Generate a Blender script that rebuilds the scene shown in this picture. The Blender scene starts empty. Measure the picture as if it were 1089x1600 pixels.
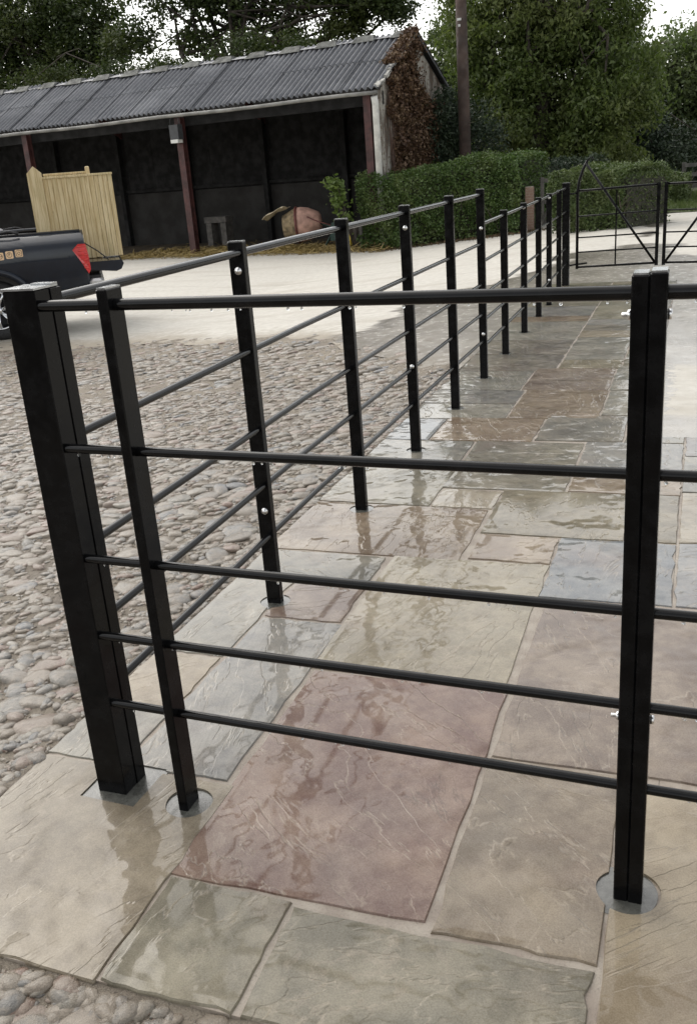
import bpy, bmesh, math, random
import numpy as np
from mathutils import Vector, Matrix
random.seed(7); RNG = np.random.default_rng(11)
S = bpy.context.scene
COL = S.collection
PI = math.pi

# ------------------------------------------------------------------ camera, sky, sun, exposure
PITCH, ROLL, YAW = 0.349411, -0.0772732, -0.366227
CAM = Vector((1.31033, -1.59574, 1.38202))
FPX, PW, PH = 1469.33, 1089.0, 1600.0
def cam_axes():
    f = Vector((math.sin(YAW)*math.cos(PITCH), math.cos(YAW)*math.cos(PITCH), -math.sin(PITCH)))
    rt = Vector((math.cos(YAW), -math.sin(YAW), 0)); up = rt.cross(f)
    return math.cos(ROLL)*rt+math.sin(ROLL)*up, -math.sin(ROLL)*rt+math.cos(ROLL)*up, f
AX, AY, AZ = cam_axes()
cd = bpy.data.cameras.new('camera'); cam = bpy.data.objects.new('camera', cd); COL.objects.link(cam)
cd.sensor_fit = 'VERTICAL'; cd.sensor_height = 36.0; cd.lens = FPX/PH*36.0
cd.clip_start = 0.05; cd.clip_end = 2000
M = Matrix.Identity(4)
for i in range(3):
    M[i][0] = AX[i]; M[i][1] = AY[i]; M[i][2] = -AZ[i]; M[i][3] = CAM[i]
cam.matrix_world = M
S.camera = cam

SUN_EL, SUN_AZ = math.radians(48), math.radians(-58)     # azimuth: from +Y clockwise
W = bpy.data.worlds.new('World'); S.world = W; W.use_nodes = True
wn = W.node_tree; wn.nodes.clear()
sky = wn.nodes.new('ShaderNodeTexSky'); sky.sky_type = 'NISHITA'; sky.sun_disc = False
sky.sun_elevation = SUN_EL; sky.sun_rotation = SUN_AZ; sky.air_density = 1.0; sky.dust_density = 2.0; sky.ozone_density = 1.0
hs = wn.nodes.new('ShaderNodeHueSaturation'); hs.inputs['Saturation'].default_value = 0.22
bg = wn.nodes.new('ShaderNodeBackground'); bg.inputs['Strength'].default_value = 0.15
wo = wn.nodes.new('ShaderNodeOutputWorld')
wn.links.new(sky.outputs[0], hs.inputs['Color'])
wm = wn.nodes.new('ShaderNodeMix'); wm.data_type = 'RGBA'; wm.blend_type = 'MULTIPLY'; wm.inputs[0].default_value = 1.0; wm.inputs[7].default_value = (1.02, 1.0, 0.955, 1)
wn.links.new(hs.outputs[0], wm.inputs[6]); wn.links.new(wm.outputs[2], bg.inputs['Color']); wn.links.new(bg.outputs[0], wo.inputs[0])
sd = bpy.data.lights.new('sun', 'SUN'); sd.energy = 0.6; sd.angle = math.radians(110); sd.color = (1.0, 0.95, 0.88)
sun = bpy.data.objects.new('sun', sd); COL.objects.link(sun)
sv = Vector((math.sin(SUN_AZ)*math.cos(SUN_EL), math.cos(SUN_AZ)*math.cos(SUN_EL), math.sin(SUN_EL)))
sun.rotation_euler = sv.to_track_quat('Z', 'Y').to_euler()
S.view_settings.view_transform = 'Standard'; S.view_settings.look = 'None'
S.view_settings.exposure = 0.90; S.view_settings.gamma = 1.0; S.view_settings.use_curve_mapping = False
S.render.engine = 'CYCLES'
S.cycles.max_bounces = 8; S.cycles.transparent_max_bounces = 8

# ------------------------------------------------------------------ helpers
def gz(x):
    return max(-0.45, min(0.0, (x+0.3)*0.45/5.2))
def to_px(p):
    v = Vector(p)-CAM; z = v.dot(AZ)
    if z < 0.05: return None
    return PW/2+FPX*v.dot(AX)/z, PH/2-FPX*v.dot(AY)/z, z
class MB:
    def __init__(s): s.v = []; s.f = []
    def add(s, vs, fs):
        o = len(s.v); s.v += [tuple(v) for v in vs]; s.f += [tuple(i+o for i in f) for f in fs]; return s
    def box(s, c, d, rz=0.0, M=None):
        cx, cy, cz = c; hx, hy, hz = d[0]/2, d[1]/2, d[2]/2
        cr, sr = math.cos(rz), math.sin(rz)
        vs = []
        for sz in (-1, 1):
            for sx, sy in ((-1,-1),(1,-1),(1,1),(-1,1)):
                x, y = sx*hx, sy*hy
                p = Vector((cx+x*cr-y*sr, cy+x*sr+y*cr, cz+sz*hz))
                vs.append(M @ p if M else p)
        return s.add(vs, [(3,2,1,0),(4,5,6,7),(0,1,5,4),(1,2,6,5),(2,3,7,6),(3,0,4,7)])
    def cbox(s, c, d, b, rz=0.0):
        """box with chamfered vertical edges and chamfered top rim"""
        cx, cy, cz = c; hx, hy, hz = d[0]/2, d[1]/2, d[2]/2
        cr, sr = math.cos(rz), math.sin(rz)
        def ring(z, i):
            o = []
            for x, y in ((-hx+i,-hy+i+b),(-hx+i+b,-hy+i),(hx-i-b,-hy+i),(hx-i,-hy+i+b),(hx-i,hy-i-b),(hx-i-b,hy-i),(-hx+i+b,hy-i),(-hx+i,hy-i-b)):
                o.append((cx+x*cr-y*sr, cy+x*sr+y*cr, z))
            return o
        vs = ring(cz-hz, 0)+ring(cz+hz-b, 0)+ring(cz+hz, b)
        fs = [tuple(range(7,-1,-1)), tuple(range(16,24))]
        for k in (0, 8):
            for i in range(8): fs.append((k+i, k+(i+1)%8, k+8+(i+1)%8, k+8+i))
        return s.add(vs, fs)
    def tube(s, pts, r, n=10, caps=True, closed=False):
        pts = [Vector(p) for p in pts]; m = len(pts)
        rs = r if isinstance(r, (list, tuple)) else [r]*m
        vs = []; prev = None
        for i, p in enumerate(pts):
            if closed: t = pts[(i+1)%m]-pts[i-1]
            else: t = pts[min(i+1, m-1)]-pts[max(i-1, 0)]
            t.normalize()
            if prev is None:
                a = Vector((0,0,1)) if abs(t.z) < 0.9 else Vector((1,0,0))
                u = t.cross(a).normalized()
            else:
                u = (prev-t*prev.dot(t)).normalized()
            prev = u; w = t.cross(u)
            for k in range(n):
                g = 2*PI*k/n
                vs.append(p+(u*math.cos(g)+w*math.sin(g))*rs[i])
        fs = []
        for i in range(m if closed else m-1):
            j = (i+1) % m
            for k in range(n):
                fs.append((i*n+k, j*n+k, j*n+(k+1)%n, i*n+(k+1)%n))
        if caps and not closed:
            fs.append(tuple(range(n))); fs.append(tuple(range((m-1)*n+n-1, (m-1)*n-1, -1)))
        return s.add(vs, fs)
    def lathe(s, prof, M, n=24):
        """prof: list of (r, h); revolve round local Z then transform by M"""
        vs = []; fs = []
        for r, h in prof:
            for k in range(n):
                g = 2*PI*k/n
                vs.append(M @ Vector((r*math.cos(g), r*math.sin(g), h)))
        for i in range(len(prof)-1):
            for k in range(n):
                fs.append((i*n+k, i*n+(k+1)%n, (i+1)*n+(k+1)%n, (i+1)*n+k))
        return s.add(vs, fs)
    def prism(s, poly, a, b):
        """extrude polygon given as list of points by vector from a to b (offset vectors)"""
        n = len(poly); a = Vector(a); b = Vector(b)
        vs = [Vector(p)+a for p in poly]+[Vector(p)+b for p in poly]
        fs = [tuple(range(n-1,-1,-1)), tuple(range(n,2*n))]+[(i,(i+1)%n,n+(i+1)%n,n+i) for i in range(n)]
        return s.add(vs, fs)
    def mesh(s, name, mat, smooth=False, fix=True):
        me = bpy.data.meshes.new(name); me.from_pydata(s.v, [], s.f)
        if fix:
            bm = bmesh.new(); bm.from_mesh(me); bmesh.ops.recalc_face_normals(bm, faces=bm.faces); bm.to_mesh(me); bm.free()
        if mat: me.materials.append(mat)
        if smooth:
            me.polygons.foreach_set('use_smooth', [True]*len(me.polygons))
        me.update(); return me
def link(name, me, parent=None, loc=None, kind=None):
    o = bpy.data.objects.new(name, me); COL.objects.link(o)
    if parent: o.parent = parent
    if loc: o.location = loc
    if kind: o['kind'] = kind
    return o
def part(name, mb, mat, parent=None, smooth=False, kind=None):
    me = mb.mesh(name, mat, smooth)
    if smooth == 'auto':
        pass
    return link(name, me, parent, None, kind)
def tag(o, label, cat, group=None):
    o['label'] = label; o['category'] = cat
    if group: o['group'] = group
    return o
def thing(name, label, cat, loc=(0,0,0), rz=0.0, group=None):
    o = bpy.data.objects.new(name, None); COL.objects.link(o); o.location = loc; o.rotation_euler = (0,0,rz)
    o.empty_display_size = 0.2
    return tag(o, label, cat, group)
def fast_mesh(name, V, F, mat, smooth=False):
    """V (n,3) array, F (m,k) array, constant k"""
    me = bpy.data.meshes.new(name)
    V = np.asarray(V, dtype=np.float32); F = np.asarray(F, dtype=np.int32); k = F.shape[1]
    me.vertices.add(len(V)); me.vertices.foreach_set('co', V.ravel())
    me.loops.add(F.size); me.loops.foreach_set('vertex_index', F.ravel())
    me.polygons.add(len(F)); me.polygons.foreach_set('loop_start', np.arange(0, F.size, k, dtype=np.int32))
    try: me.polygons.foreach_set('loop_total', np.full(len(F), k, dtype=np.int32))
    except Exception: pass
    if smooth: me.polygons.foreach_set('use_smooth', np.ones(len(F), dtype=bool))
    me.materials.append(mat); me.update(calc_edges=True); me.validate()
    return me

# ------------------------------------------------------------------ node material helper
class NT:
    def __init__(s, name):
        s.m = bpy.data.materials.new(name); s.m.use_nodes = True
        s.t = s.m.node_tree; s.t.nodes.clear()
        s.out = s.t.nodes.new('ShaderNodeOutputMaterial')
        s.b = s.t.nodes.new('ShaderNodeBsdfPrincipled'); s.t.links.new(s.b.outputs[0], s.out.inputs[0])
    def n(s, typ, **kw):
        nd = s.t.nodes.new('ShaderNode'+typ)
        for k, v in kw.items(): setattr(nd, k, v)
        return nd
    def l(s, a, b): s.t.links.new(a, b)
    def set(s, sock, v):
        if hasattr(v, 'is_output') or isinstance(v, bpy.types.NodeSocket): s.l(v, sock)
        else: sock.default_value = v
    def p(s, **kw):
        for k, v in kw.items(): s.set(s.b.inputs[k.replace('_', ' ')], v)
    def geo(s): return s.n('NewGeometry').outputs['Position']
    def obj(s): return s.n('TexCoord').outputs['Object']
    def noise(s, vec, scale, detail=4, rough=0.55, dist=0.0, out=0):
        nd = s.n('TexNoise'); s.l(vec, nd.inputs['Vector']); nd.inputs['Scale'].default_value = scale
        nd.inputs['Detail'].default_value = detail; nd.inputs['Roughness'].default_value = rough; nd.inputs['Distortion'].default_value = dist
        return nd.outputs[out]
    def math(s, op, a, b=0.0, c=0.0, clamp=False):
        nd = s.n('Math', operation=op); nd.use_clamp = clamp
        for i, v in enumerate((a, b, c)):
            if i < len(nd.inputs): s.set(nd.inputs[i], v)
        return nd.outputs[0]
    def vmath(s, op, a, b=(0,0,0)):
        nd = s.n('VectorMath', operation=op); s.set(nd.inputs[0], a)
        if op == 'SCALE': s.set(nd.inputs['Scale'], b)
        else: s.set(nd.inputs[1], b)
        return nd.outputs[0]
    def rng(s, v, a, b, c=0.0, d=1.0, smooth=True):
        nd = s.n('MapRange'); nd.interpolation_type = 'SMOOTHSTEP' if smooth else 'LINEAR'
        s.set(nd.inputs['Value'], v)
        for k, x in zip(('From Min','From Max','To Min','To Max'), (a,b,c,d)): s.set(nd.inputs[k], x)
        return nd.outputs[0]
    def mix(s, f, a, b, typ='MIX'):
        nd = s.n('Mix', data_type='RGBA', blend_type=typ); s.set(nd.inputs[0], f)
        s.set(nd.inputs[6], a if not isinstance(a, tuple) else (*a, 1)[:4]); s.set(nd.inputs[7], b if not isinstance(b, tuple) else (*b, 1)[:4])
        return nd.outputs[2]
    def ramp(s, f, stops, interp='LINEAR'):
        nd = s.n('ValToRGB'); s.set(nd.inputs[0], f); e = nd.color_ramp.elements; nd.color_ramp.interpolation = interp
        while len(e) < len(stops): e.new(0.5)
        for i, (p, c) in enumerate(stops): e[i].position = p; e[i].color = (*c, 1)
        return nd.outputs[0]
    def bump(s, h, strength=0.5, dist=0.01, normal=None):
        nd = s.n('Bump'); s.set(nd.inputs['Height'], h); s.set(nd.inputs['Strength'], strength); nd.inputs['Distance'].default_value = dist
        if normal is not None: s.l(normal, nd.inputs['Normal'])
        return nd.outputs[0]
def plain(name, col, rough=0.5, var=0.25, scale=6.0, bump=0.0, bscale=40.0, bdist=0.005, metal=0.0, **kw):
    t = NT(name); P = t.obj()
    n1 = t.noise(P, scale, 5)
    c = t.mix(t.rng(n1, 0.3, 0.7), tuple(x*(1-var) for x in col), tuple(min(1, x*(1+var)) for x in col))
    t.p(Base_Color=c, Roughness=t.rng(t.noise(P, scale*2.3, 4), 0.3, 0.7, rough*0.8, min(1, rough*1.2)), Metallic=metal)
    if bump: t.p(Normal=t.bump(t.noise(P, bscale, 5), bump, bdist))
    if kw: t.p(**kw)
    return t.m

# ---- black painted steel with rain on it
def steel_mat(name, spec, coat):
    t = NT(name); P = t.geo()
    fine = t.noise(P, 260, 3); mid = t.noise(P, 25, 4)
    t.p(Base_Color=t.mix(t.rng(mid, .35, .7), (.0025,.0025,.0028), (.006,.006,.0065)), Roughness=t.rng(mid, .3, .7, .16, .30))
    b = t.bump(fine, .10, .001); drops = t.n('TexVoronoi'); t.l(P, drops.inputs['Vector']); drops.inputs['Scale'].default_value = 150
    t.p(Normal=t.bump(t.rng(drops.outputs['Distance'], .0, .22, 1, 0), .16, .0015, b), Specular_IOR_Level=spec, Coat_Weight=coat, Coat_Roughness=.045)
    return t.m
STEEL = steel_mat('black_painted_steel', .10, .10); RAILM = steel_mat('wet_black_rail_paint', .08, .42)
CAPM = plain('pale_sheen_cap', (.42,.43,.44), .22, .25, 30, metal=.85)  # pale metal stands in for sky sheen on wet black post tops
ZINC = plain('bright_zinc', (.75,.75,.75), .25, .05, metal=1.0)

# ---- riven sandstone flags, wet
def slab_mat():
    t = NT('wet_riven_sandstone')
    oi = t.n('ObjectInfo'); tint = oi.outputs['Color']; rnd = oi.outputs['Random']
    P = t.geo(); O = t.obj()
    off = t.math('MULTIPLY', rnd, 57.0)
    rot = t.n('VectorRotate', rotation_type='Z_AXIS'); t.l(O, rot.inputs['Vector']); t.l(t.math('MULTIPLY', t.math('FRACT', t.math('MULTIPLY', rnd, 7.31)), PI), rot.inputs['Angle'])
    V = t.vmath('ADD', rot.outputs[0], t.n('CombineXYZ').outputs[0])
    cmb = t.n('CombineXYZ'); t.l(off, cmb.inputs[0]); t.l(off, cmb.inputs[1])
    V = t.vmath('ADD', rot.outputs[0], cmb.outputs[0])
    Vs = t.vmath('MULTIPLY', V, (1.0, 0.32, 1.0))
    broad = t.noise(Vs, 5.0, 5, .58, .5)                     # large bedding shapes
    streak = t.noise(t.vmath('MULTIPLY', V, (1.0, 0.12, 1.0)), 28, 5, .65, .4)
    grain = t.noise(O, 300, 4, .7); mid_ = t.noise(t.vmath('MULTIPLY', V, (1.0,.55,1.0)), 60, 5, .7)
    # ledges: terraced height with sharp contours
    k = t.math('MULTIPLY', broad, 9.0)
    fl = t.math('FLOOR', k); fr = t.math('FRACT', k)
    terr = t.math('DIVIDE', t.math('ADD', fl, t.rng(fr, .86, 1.0)), 9.0)
    # ledges only in patches
    patch = t.rng(t.noise(V, 3.2, 3, .5), .36, .54)
    h1 = t.math('ADD', t.math('MULTIPLY', terr, t.math('MULTIPLY_ADD', patch, .85, .12)), t.math('MULTIPLY', streak, t.math('MULTIPLY_ADD', patch, .14, .05)))
    h1 = t.math('ADD', h1, t.math('MULTIPLY', mid_, t.math('MULTIPLY_ADD', patch, .035, .022)))
    h = t.math('ADD', h1, t.math('MULTIPLY', grain, .022))
    ledge = t.math('MULTIPLY', t.rng(t.math('ABSOLUTE', t.math('SUBTRACT', fr, .9)), .0, .09, 1, 0), patch)
    # colours
    cloud_ = t.noise(V, 3.4, 6, .62, .4); mott = t.noise(V, 17, 5, .65)
    dark = t.mix(1.0, tint, (.70,.68,.67), 'MULTIPLY'); lite = t.mix(.30, tint, (.46,.40,.30))
    c = t.mix(t.rng(t.math('ADD', t.math('MULTIPLY', cloud_, .65), t.math('MULTIPLY', mott, .35)), .39, .61), dark, lite)
    c = t.mix(t.math('MULTIPLY', t.rng(streak, .50, .75), .16), c, t.mix(.5, tint, (.50,.45,.37)))
    c = t.mix(t.math('MULTIPLY', t.rng(t.noise(V, 2.0, 5, .6), .54, .72), .40), c, (.21,.145,.115))
    c = t.mix(t.math('MULTIPLY', t.rng(t.noise(V, 2.9, 4, .6, .6, 1), .47, .75), .40), c, t.mix(.5, tint, (.225,.24,.225)))
    vein = t.math('MULTIPLY', t.rng(t.math('ABSOLUTE', t.math('SUBTRACT', t.noise(V, 2.6, 6, .62, 1.2), .5)), .0, .018, 1, 0), t.rng(t.noise(V, 1.7, 2), .50, .62))
    c = t.mix(t.math('MULTIPLY', vein, .24), c, (.48,.41,.33))
    c = t.mix(t.math('MULTIPLY', ledge, .30), c, (.48,.42,.33))
    c = t.mix(t.rng(grain, .30, .70), t.mix(1.0, c, (.80,.79,.78), 'MULTIPLY'), t.mix(.12, c, (.55,.50,.43)))
    crack = t.math('MULTIPLY', t.rng(t.math('ABSOLUTE', t.math('SUBTRACT', t.noise(Vs, 3.3, 7, .60, .9), .52)), .0, .006, 1, 0), t.rng(t.noise(V, 2.3, 2), .58, .66))
    c = t.mix(t.math('MULTIPLY', crack, .38), c, (.055,.045,.038))
    spk = t.rng(t.noise(O, 150, 2, .7), .66, .74)
    c = t.mix(t.math('MULTIPLY', spk, .35), c, (.07,.06,.05))
    # water film in world space, deeper further up the path
    w = t.noise(P, 2.1, 4, .6, .3); w2 = t.math('ADD', w, t.math('MULTIPLY', t.math('SUBTRACT', .5, terr), .35))
    sep = t.n('SeparateXYZ'); t.l(P, sep.inputs[0])
    far = t.rng(sep.outputs[1], -.6, 1.2, -.02, .10, False)
    wet = t.rng(t.math('ADD', w2, far), .34, .50)
    c = t.mix(t.math('MULTIPLY', wet, .5), c, t.mix(1.0, c, (.70,.67,.64), 'MULTIPLY'))
    nb = t.bump(h, 1.0, .016)
    nw = t.bump(t.math('ADD', t.math('ADD', t.math('MULTIPLY', terr, t.math('MULTIPLY_ADD', patch, .95, .10)), t.math('MULTIPLY', mid_, t.rng(wet, 0, 1, .045, .010))), t.math('MULTIPLY', t.noise(P, 14, 2), .010)), t.rng(wet, 0, 1, .9, .45), .016)
    t.p(Base_Color=c, Roughness=t.rng(wet, 0, 1, .50, .36), Normal=nb, Coat_Weight=t.rng(wet, 0, 1, .30, .85), Coat_Roughness=t.rng(wet, 0, 1, .13, .035),
        Coat_IOR=1.36, Coat_Normal=nw, Specular_IOR_Level=.12)
    return t.m
SLAB = slab_mat()
def mortar_mat():
    t = NT('sandy_mortar'); P = t.geo()
    n1 = t.noise(P, 9, 5); n2 = t.noise(P, 160, 4, .65)
    c = t.mix(t.rng(n1, .35, .65), (.25,.205,.165), (.36,.315,.26)); c = t.mix(t.math('MULTIPLY', t.rng(n2, .55, .7), .5), c, (.13,.11,.09))
    t.p(Base_Color=c, Roughness=.62, Normal=t.bump(t.math('ADD', n2, t.math('MULTIPLY', n1, 2)), .6, .004), Coat_Weight=.25, Coat_Roughness=.25)
    return t.m
MORTAR = mortar_mat()
GROUT = plain('grey_post_grout', (.085,.085,.075), .28, .35, 25, .5, 90, .003, Coat_Weight=.7, Coat_Roughness=.12)
GROUTD = plain('dark_grout_rim', (.05,.05,.045), .6, .3, 30)

# ---- cobble bed and stones
def bed_mat():
    t = NT('gritty_cobble_bed'); P = t.geo()
    n1 = t.noise(P, 2.2, 5); n2 = t.noise(P, 55, 6, .75); n3 = t.noise(P, 230, 3, .6)
    c = t.mix(t.rng(n1, .35, .65), (.25,.205,.158), (.375,.32,.25))
    c = t.mix(t.rng(n2, .52, .70), c, (.13,.105,.08)); c = t.mix(t.math('MULTIPLY', t.rng(n3, .60, .70), .6), c, (.42,.38,.32))
    t.p(Base_Color=c, Roughness=t.rng(n1, .3, .7, .55, .8), Normal=t.bump(t.math('ADD', n2, t.math('MULTIPLY', n3, .4)), 1.0, .03))
    return t.m
STONE_RAMP = [(0,(.185,.172,.148)),(.14,(.25,.205,.155)),(.28,(.165,.163,.155)),(.42,(.27,.232,.182)),(.54,(.235,.150,.115)),(.64,(.20,.187,.15)),(.74,(.31,.285,.24)),(.84,(.13,.136,.145)),(.92,(.265,.172,.13)),(1,(.215,.20,.165))]
def stone_mat(name, island):
    t = NT(name); P = t.geo()
    r = t.n('NewGeometry').outputs['Random Per Island'] if island else t.n('ObjectInfo').outputs['Random']
    c = t.ramp(r, STONE_RAMP, 'CONSTANT')
    n1 = t.noise(P, 34, 6, .68); n2 = t.noise(P, 7, 4, .6); n3 = t.noise(P, 240, 3, .7)
    c = t.mix(t.rng(n1, .3, .7), t.mix(1.0, c, (.60,.59,.57), 'MULTIPLY'), t.mix(.10, c, (.5,.46,.40)))
    c = t.mix(1.0, c, (1.02,1.0,.98), 'MULTIPLY')
    # grit smeared over the stones in places
    c = t.mix(t.math('MULTIPLY', t.rng(t.math('ADD', t.math('MULTIPLY', n2, .6), t.math('MULTIPLY', n1, .4)), .41, .54), .72), c, t.mix(n3, (.15,.122,.092), (.30,.25,.19)))
    t.p(Base_Color=c, Roughness=t.rng(n2, .35, .65, .36, .60), Normal=t.bump(t.math('ADD', n1, t.math('MULTIPLY', n3, .35)), .9, .014), Coat_Weight=.42, Coat_Roughness=.22)
    return t.m
BED = bed_mat(); STONE_O = stone_mat('cobble_stone', False); STONE_I = stone_mat('cobble_stone_mass', True)
def concrete_mat():
    t = NT('wet_and_dry_concrete'); P = t.geo()
    sep = t.n('SeparateXYZ'); t.l(P, sep.inputs[0]); x, y = sep.outputs[0], sep.outputs[1]
    n1 = t.noise(t.vmath('MULTIPLY', P, (.6, 1.2, 1)), .55, 5, .6, .3); n2 = t.noise(P, 11, 5, .6); n3 = t.noise(P, 120, 4, .65)
    dry = t.mix(t.rng(n2, .3, .7), (.48,.455,.40), (.58,.555,.50))
    dry = t.mix(t.math('MULTIPLY', t.rng(t.noise(t.vmath('MULTIPLY', P, (.35,1.6,1)), 1.3, 4), .48, .7), .55), dry, (.40,.365,.305))
    trk = t.math('MULTIPLY', t.rng(t.math('ABSOLUTE', t.math('SINE', t.math('MULTIPLY_ADD', y, 1.9, t.math('MULTIPLY', x, .22)))), .0, .16, 1, 0), t.rng(t.noise(P, 1.1, 4), .40, .60))
    dry = t.mix(t.math('MULTIPLY', trk, .40), dry, (.33,.30,.25))
    wetc = t.mix(t.rng(t.noise(P, 1.6, 5, .6), .35, .65), (.22,.195,.16), (.36,.325,.275))
    # wet close to the flagged path, drying out into the yard; a separate dry tongue right of the path
    d = t.math('ABSOLUTE', t.math('SUBTRACT', x, .5))
    m = t.math('ADD', d, t.math('MULTIPLY', t.math('SUBTRACT', n1, .5), 3.0))
    yfar = t.rng(y, 9.0, 14.0, 0, 2.2, False)
    wet = t.rng(t.math('ADD', m, yfar), 2.15, 2.35, 1, 0)
    right = t.math('MULTIPLY', t.math('MULTIPLY', t.rng(t.math('ADD', x, t.math('MULTIPLY', t.math('SUBTRACT', n2, .5), .35)), 1.17, 1.20), t.rng(t.math('ABSOLUTE', t.math('SUBTRACT', y, t.math('MULTIPLY_ADD', n1, .8, 3.9))), .55, .75, 1, 0)), t.rng(n2, .20, .3))
    wet = t.math('MULTIPLY', wet, t.math('SUBTRACT', 1.0, right))
    c = t.mix(wet, dry, wetc)
    c = t.mix(t.math('MULTIPLY', t.rng(n3, .62, .72), .25), c, (.16,.14,.12))
    ed = t.n('Attribute'); ed.attribute_name = 'edge_dist'
    grime = t.rng(t.math('ADD', t.math('ADD', ed.outputs['Fac'], t.math('MULTIPLY', t.math('SUBTRACT', n1, .5), 1.6)), t.math('MULTIPLY', t.math('SUBTRACT', n2, .5), 1.0)), .05, .95, .9, 0)
    c = t.mix(grime, c, t.mix(n3, (.22,.185,.14), (.40,.35,.275)))
    edge = t.math('MULTIPLY', wet, t.rng(t.math('ADD', m, yfar), 1.7, 2.2, 0, 1))
    c = t.mix(t.math('MULTIPLY', edge, .5), c, (.11,.09,.07))
    t.p(Base_Color=c, Roughness=t.rng(wet, 0, 1, .75, .34), Normal=t.bump(t.math('ADD', n3, t.math('MULTIPLY', n2, 1.5)), .4, .006),
        Coat_Weight=t.math('MULTIPLY', wet, .8), Coat_Roughness=t.rng(n2, .3, .7, .10, .3))
    return t.m
CONC = concrete_mat()
DIRT = plain('dark_earth', (.075,.06,.045), .85, .4, .8, .8, 12, .05)

# ------------------------------------------------------------------ ground
def sheet(name, xs, ys, zf, mat, keep=None, kind='structure', smooth=True):
    V = []; idx = {}
    for i, x in enumerate(xs):
        for j, y in enumerate(ys):
            idx[i, j] = len(V); V.append((x, y, zf(x, y)))
    F = []
    for i in range(len(xs)-1):
        for j in range(len(ys)-1):
            if keep is None or keep((xs[i]+xs[i+1])/2, (ys[j]+ys[j+1])/2):
                F.append((idx[i,j], idx[i+1,j], idx[i+1,j+1], idx[i,j+1]))
    me = fast_mesh(name, V, F, mat, smooth); return link(name, me, None, None, kind)
def ease(a, b, n): return [a+(b-a)*i/n for i in range(n+1)]
xs = [-600,-200,-80]+ease(-40, 20, 120)+[40,80,200,600]
ys = [-200,-60,-20]+ease(-6, 40, 46)+[60,100,200,400,900]
sheet('ground', xs, ys, lambda x, y: gz(x)-.10, DIRT)

EDGE = [(-40,7.6),(-12,7.7),(-7,8.2),(-4.6,8.0),(-2.75,7.3),(-1.6,6.2),(-.25,4.9)]
def edge_y(x):
    for (a, b), (c, d) in zip(EDGE, EDGE[1:]):
        if a <= x <= c: y = b+(d-b)*(x-a)/(c-a); break
    else: y = 4.9
    return y+.16*math.sin(x*2.1)+.07*math.sin(x*5.7+1)+.03*math.sin(x*13)
# concrete yard: everything beyond the cobbles, round the far end of the path and right of it
V = []; F = []
xcols = ease(-40, -8, 64)+ease(-7.85, -.24, 110)+[-.237]
def cols(xcols, y0f, y1, n):
    for i, x in enumerate(xcols):
        y0 = y0f(x); b = len(V)
        for j in range(n+1):
            V.append((x, y0+(y1-y0)*(j/n)**1.6, gz(x)))
        if i:
            for j in range(n): F.append((b-n-1+j, b+j, b+j+1, b-n+j))
cols(xcols, edge_y, 30.0, 40)
cols([-.237,-.1,.3,.7,1.101], lambda x: 9.32, 30.0, 20)
cols([1.101,1.2,1.296,1.6,1.894]+ease(1.8945, 16, 30), lambda x: 3.215 if x < 1.8942 else -4.0, 30.0, 60)
cme = fast_mesh('concrete_yard', V, F, CONC, True)
at = cme.attributes.new('edge_dist', 'FLOAT', 'POINT'); at.data.foreach_set('value', np.array([v[1]-edge_y(v[0]) if v[0] < -.2 else 9.0 for v in V], dtype=np.float32))
link('concrete_yard', cme, None, None, 'structure')

# cobbled yard bed
def cob(x, y):
    if x > -.208 and y > -.50: return False
    if x > 2.2: return False
    return y < edge_y(x)+.55
def bed_rise(x, y):
    k = y-edge_y(x); rise = max(0, 1-abs(k+.05)/.62)*(.0225+.010*math.sin(x*11+y*3)*math.sin(x*4.7-y*9))
    if x > -.3: rise = 0
    dp = max(-.235-x if x < -.235 else 0, -.525-y if y < -.525 else 0)
    return rise+.017*max(0, 1-dp/.14)
def bed_z(x, y):
    if x > -.236 and y > -.527: return -.006
    d = math.sin(x*9.1+math.sin(y*7.3))*math.sin(y*8.3+1.7*math.sin(x*5.1))
    e = math.sin(x*23+y*3.1)*math.sin(y*27-x*4)
    return gz(x)-.021+.006*d+.0055*e+bed_rise(x, y)+.003*math.sin(x*41+y*13)*math.sin(y*37-x*19)
BEDX = ease(-12, -3, 90)+ease(-2.94, -.2362, 60)+ease(-.2, 2.2, 40)
BEDY = ease(-4, -.5272, 55)+ease(-.48, 8.6, 200)
yard = sheet('cobbled_yard', BEDX, BEDY, bed_z, BED, cob)

def stone_shape(seed, sub):
    bm = bmesh.new(); bmesh.ops.create_icosphere(bm, subdivisions=sub, radius=1.0)
    r = random.Random(seed); ph = [r.uniform(0, 6.28) for _ in range(6)]; sq = r.uniform(.0, .35)
    for v in bm.verts:
        p = v.co; k = 1+.11*math.sin(2.3*p.x+ph[0])*math.cos(1.9*p.y+ph[1])+.08*math.sin(3.7*p.y+2.2*p.z+ph[2])+.05*math.sin(5*p.x+ph[3])
        m = max(abs(p.x), abs(p.y)); k *= 1+sq*(1-m)*.3
        v.co = p*k
        if v.co.z > .55: v.co.z = .55+(v.co.z-.55)*.55
    bm.verts.ensure_lookup_table()
    V = np.array([v.co[:] for v in bm.verts]); F = np.array([[v.index for v in f.verts] for f in bm.faces]); bm.free()
    return V, F
SH_HI = [stone_shape(k, 3) for k in range(10)]; SH_LO = [stone_shape(k, 2) for k in range(10)]
stones = []
rr = random.Random(5)
gy = -2.0; row = 0
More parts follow.
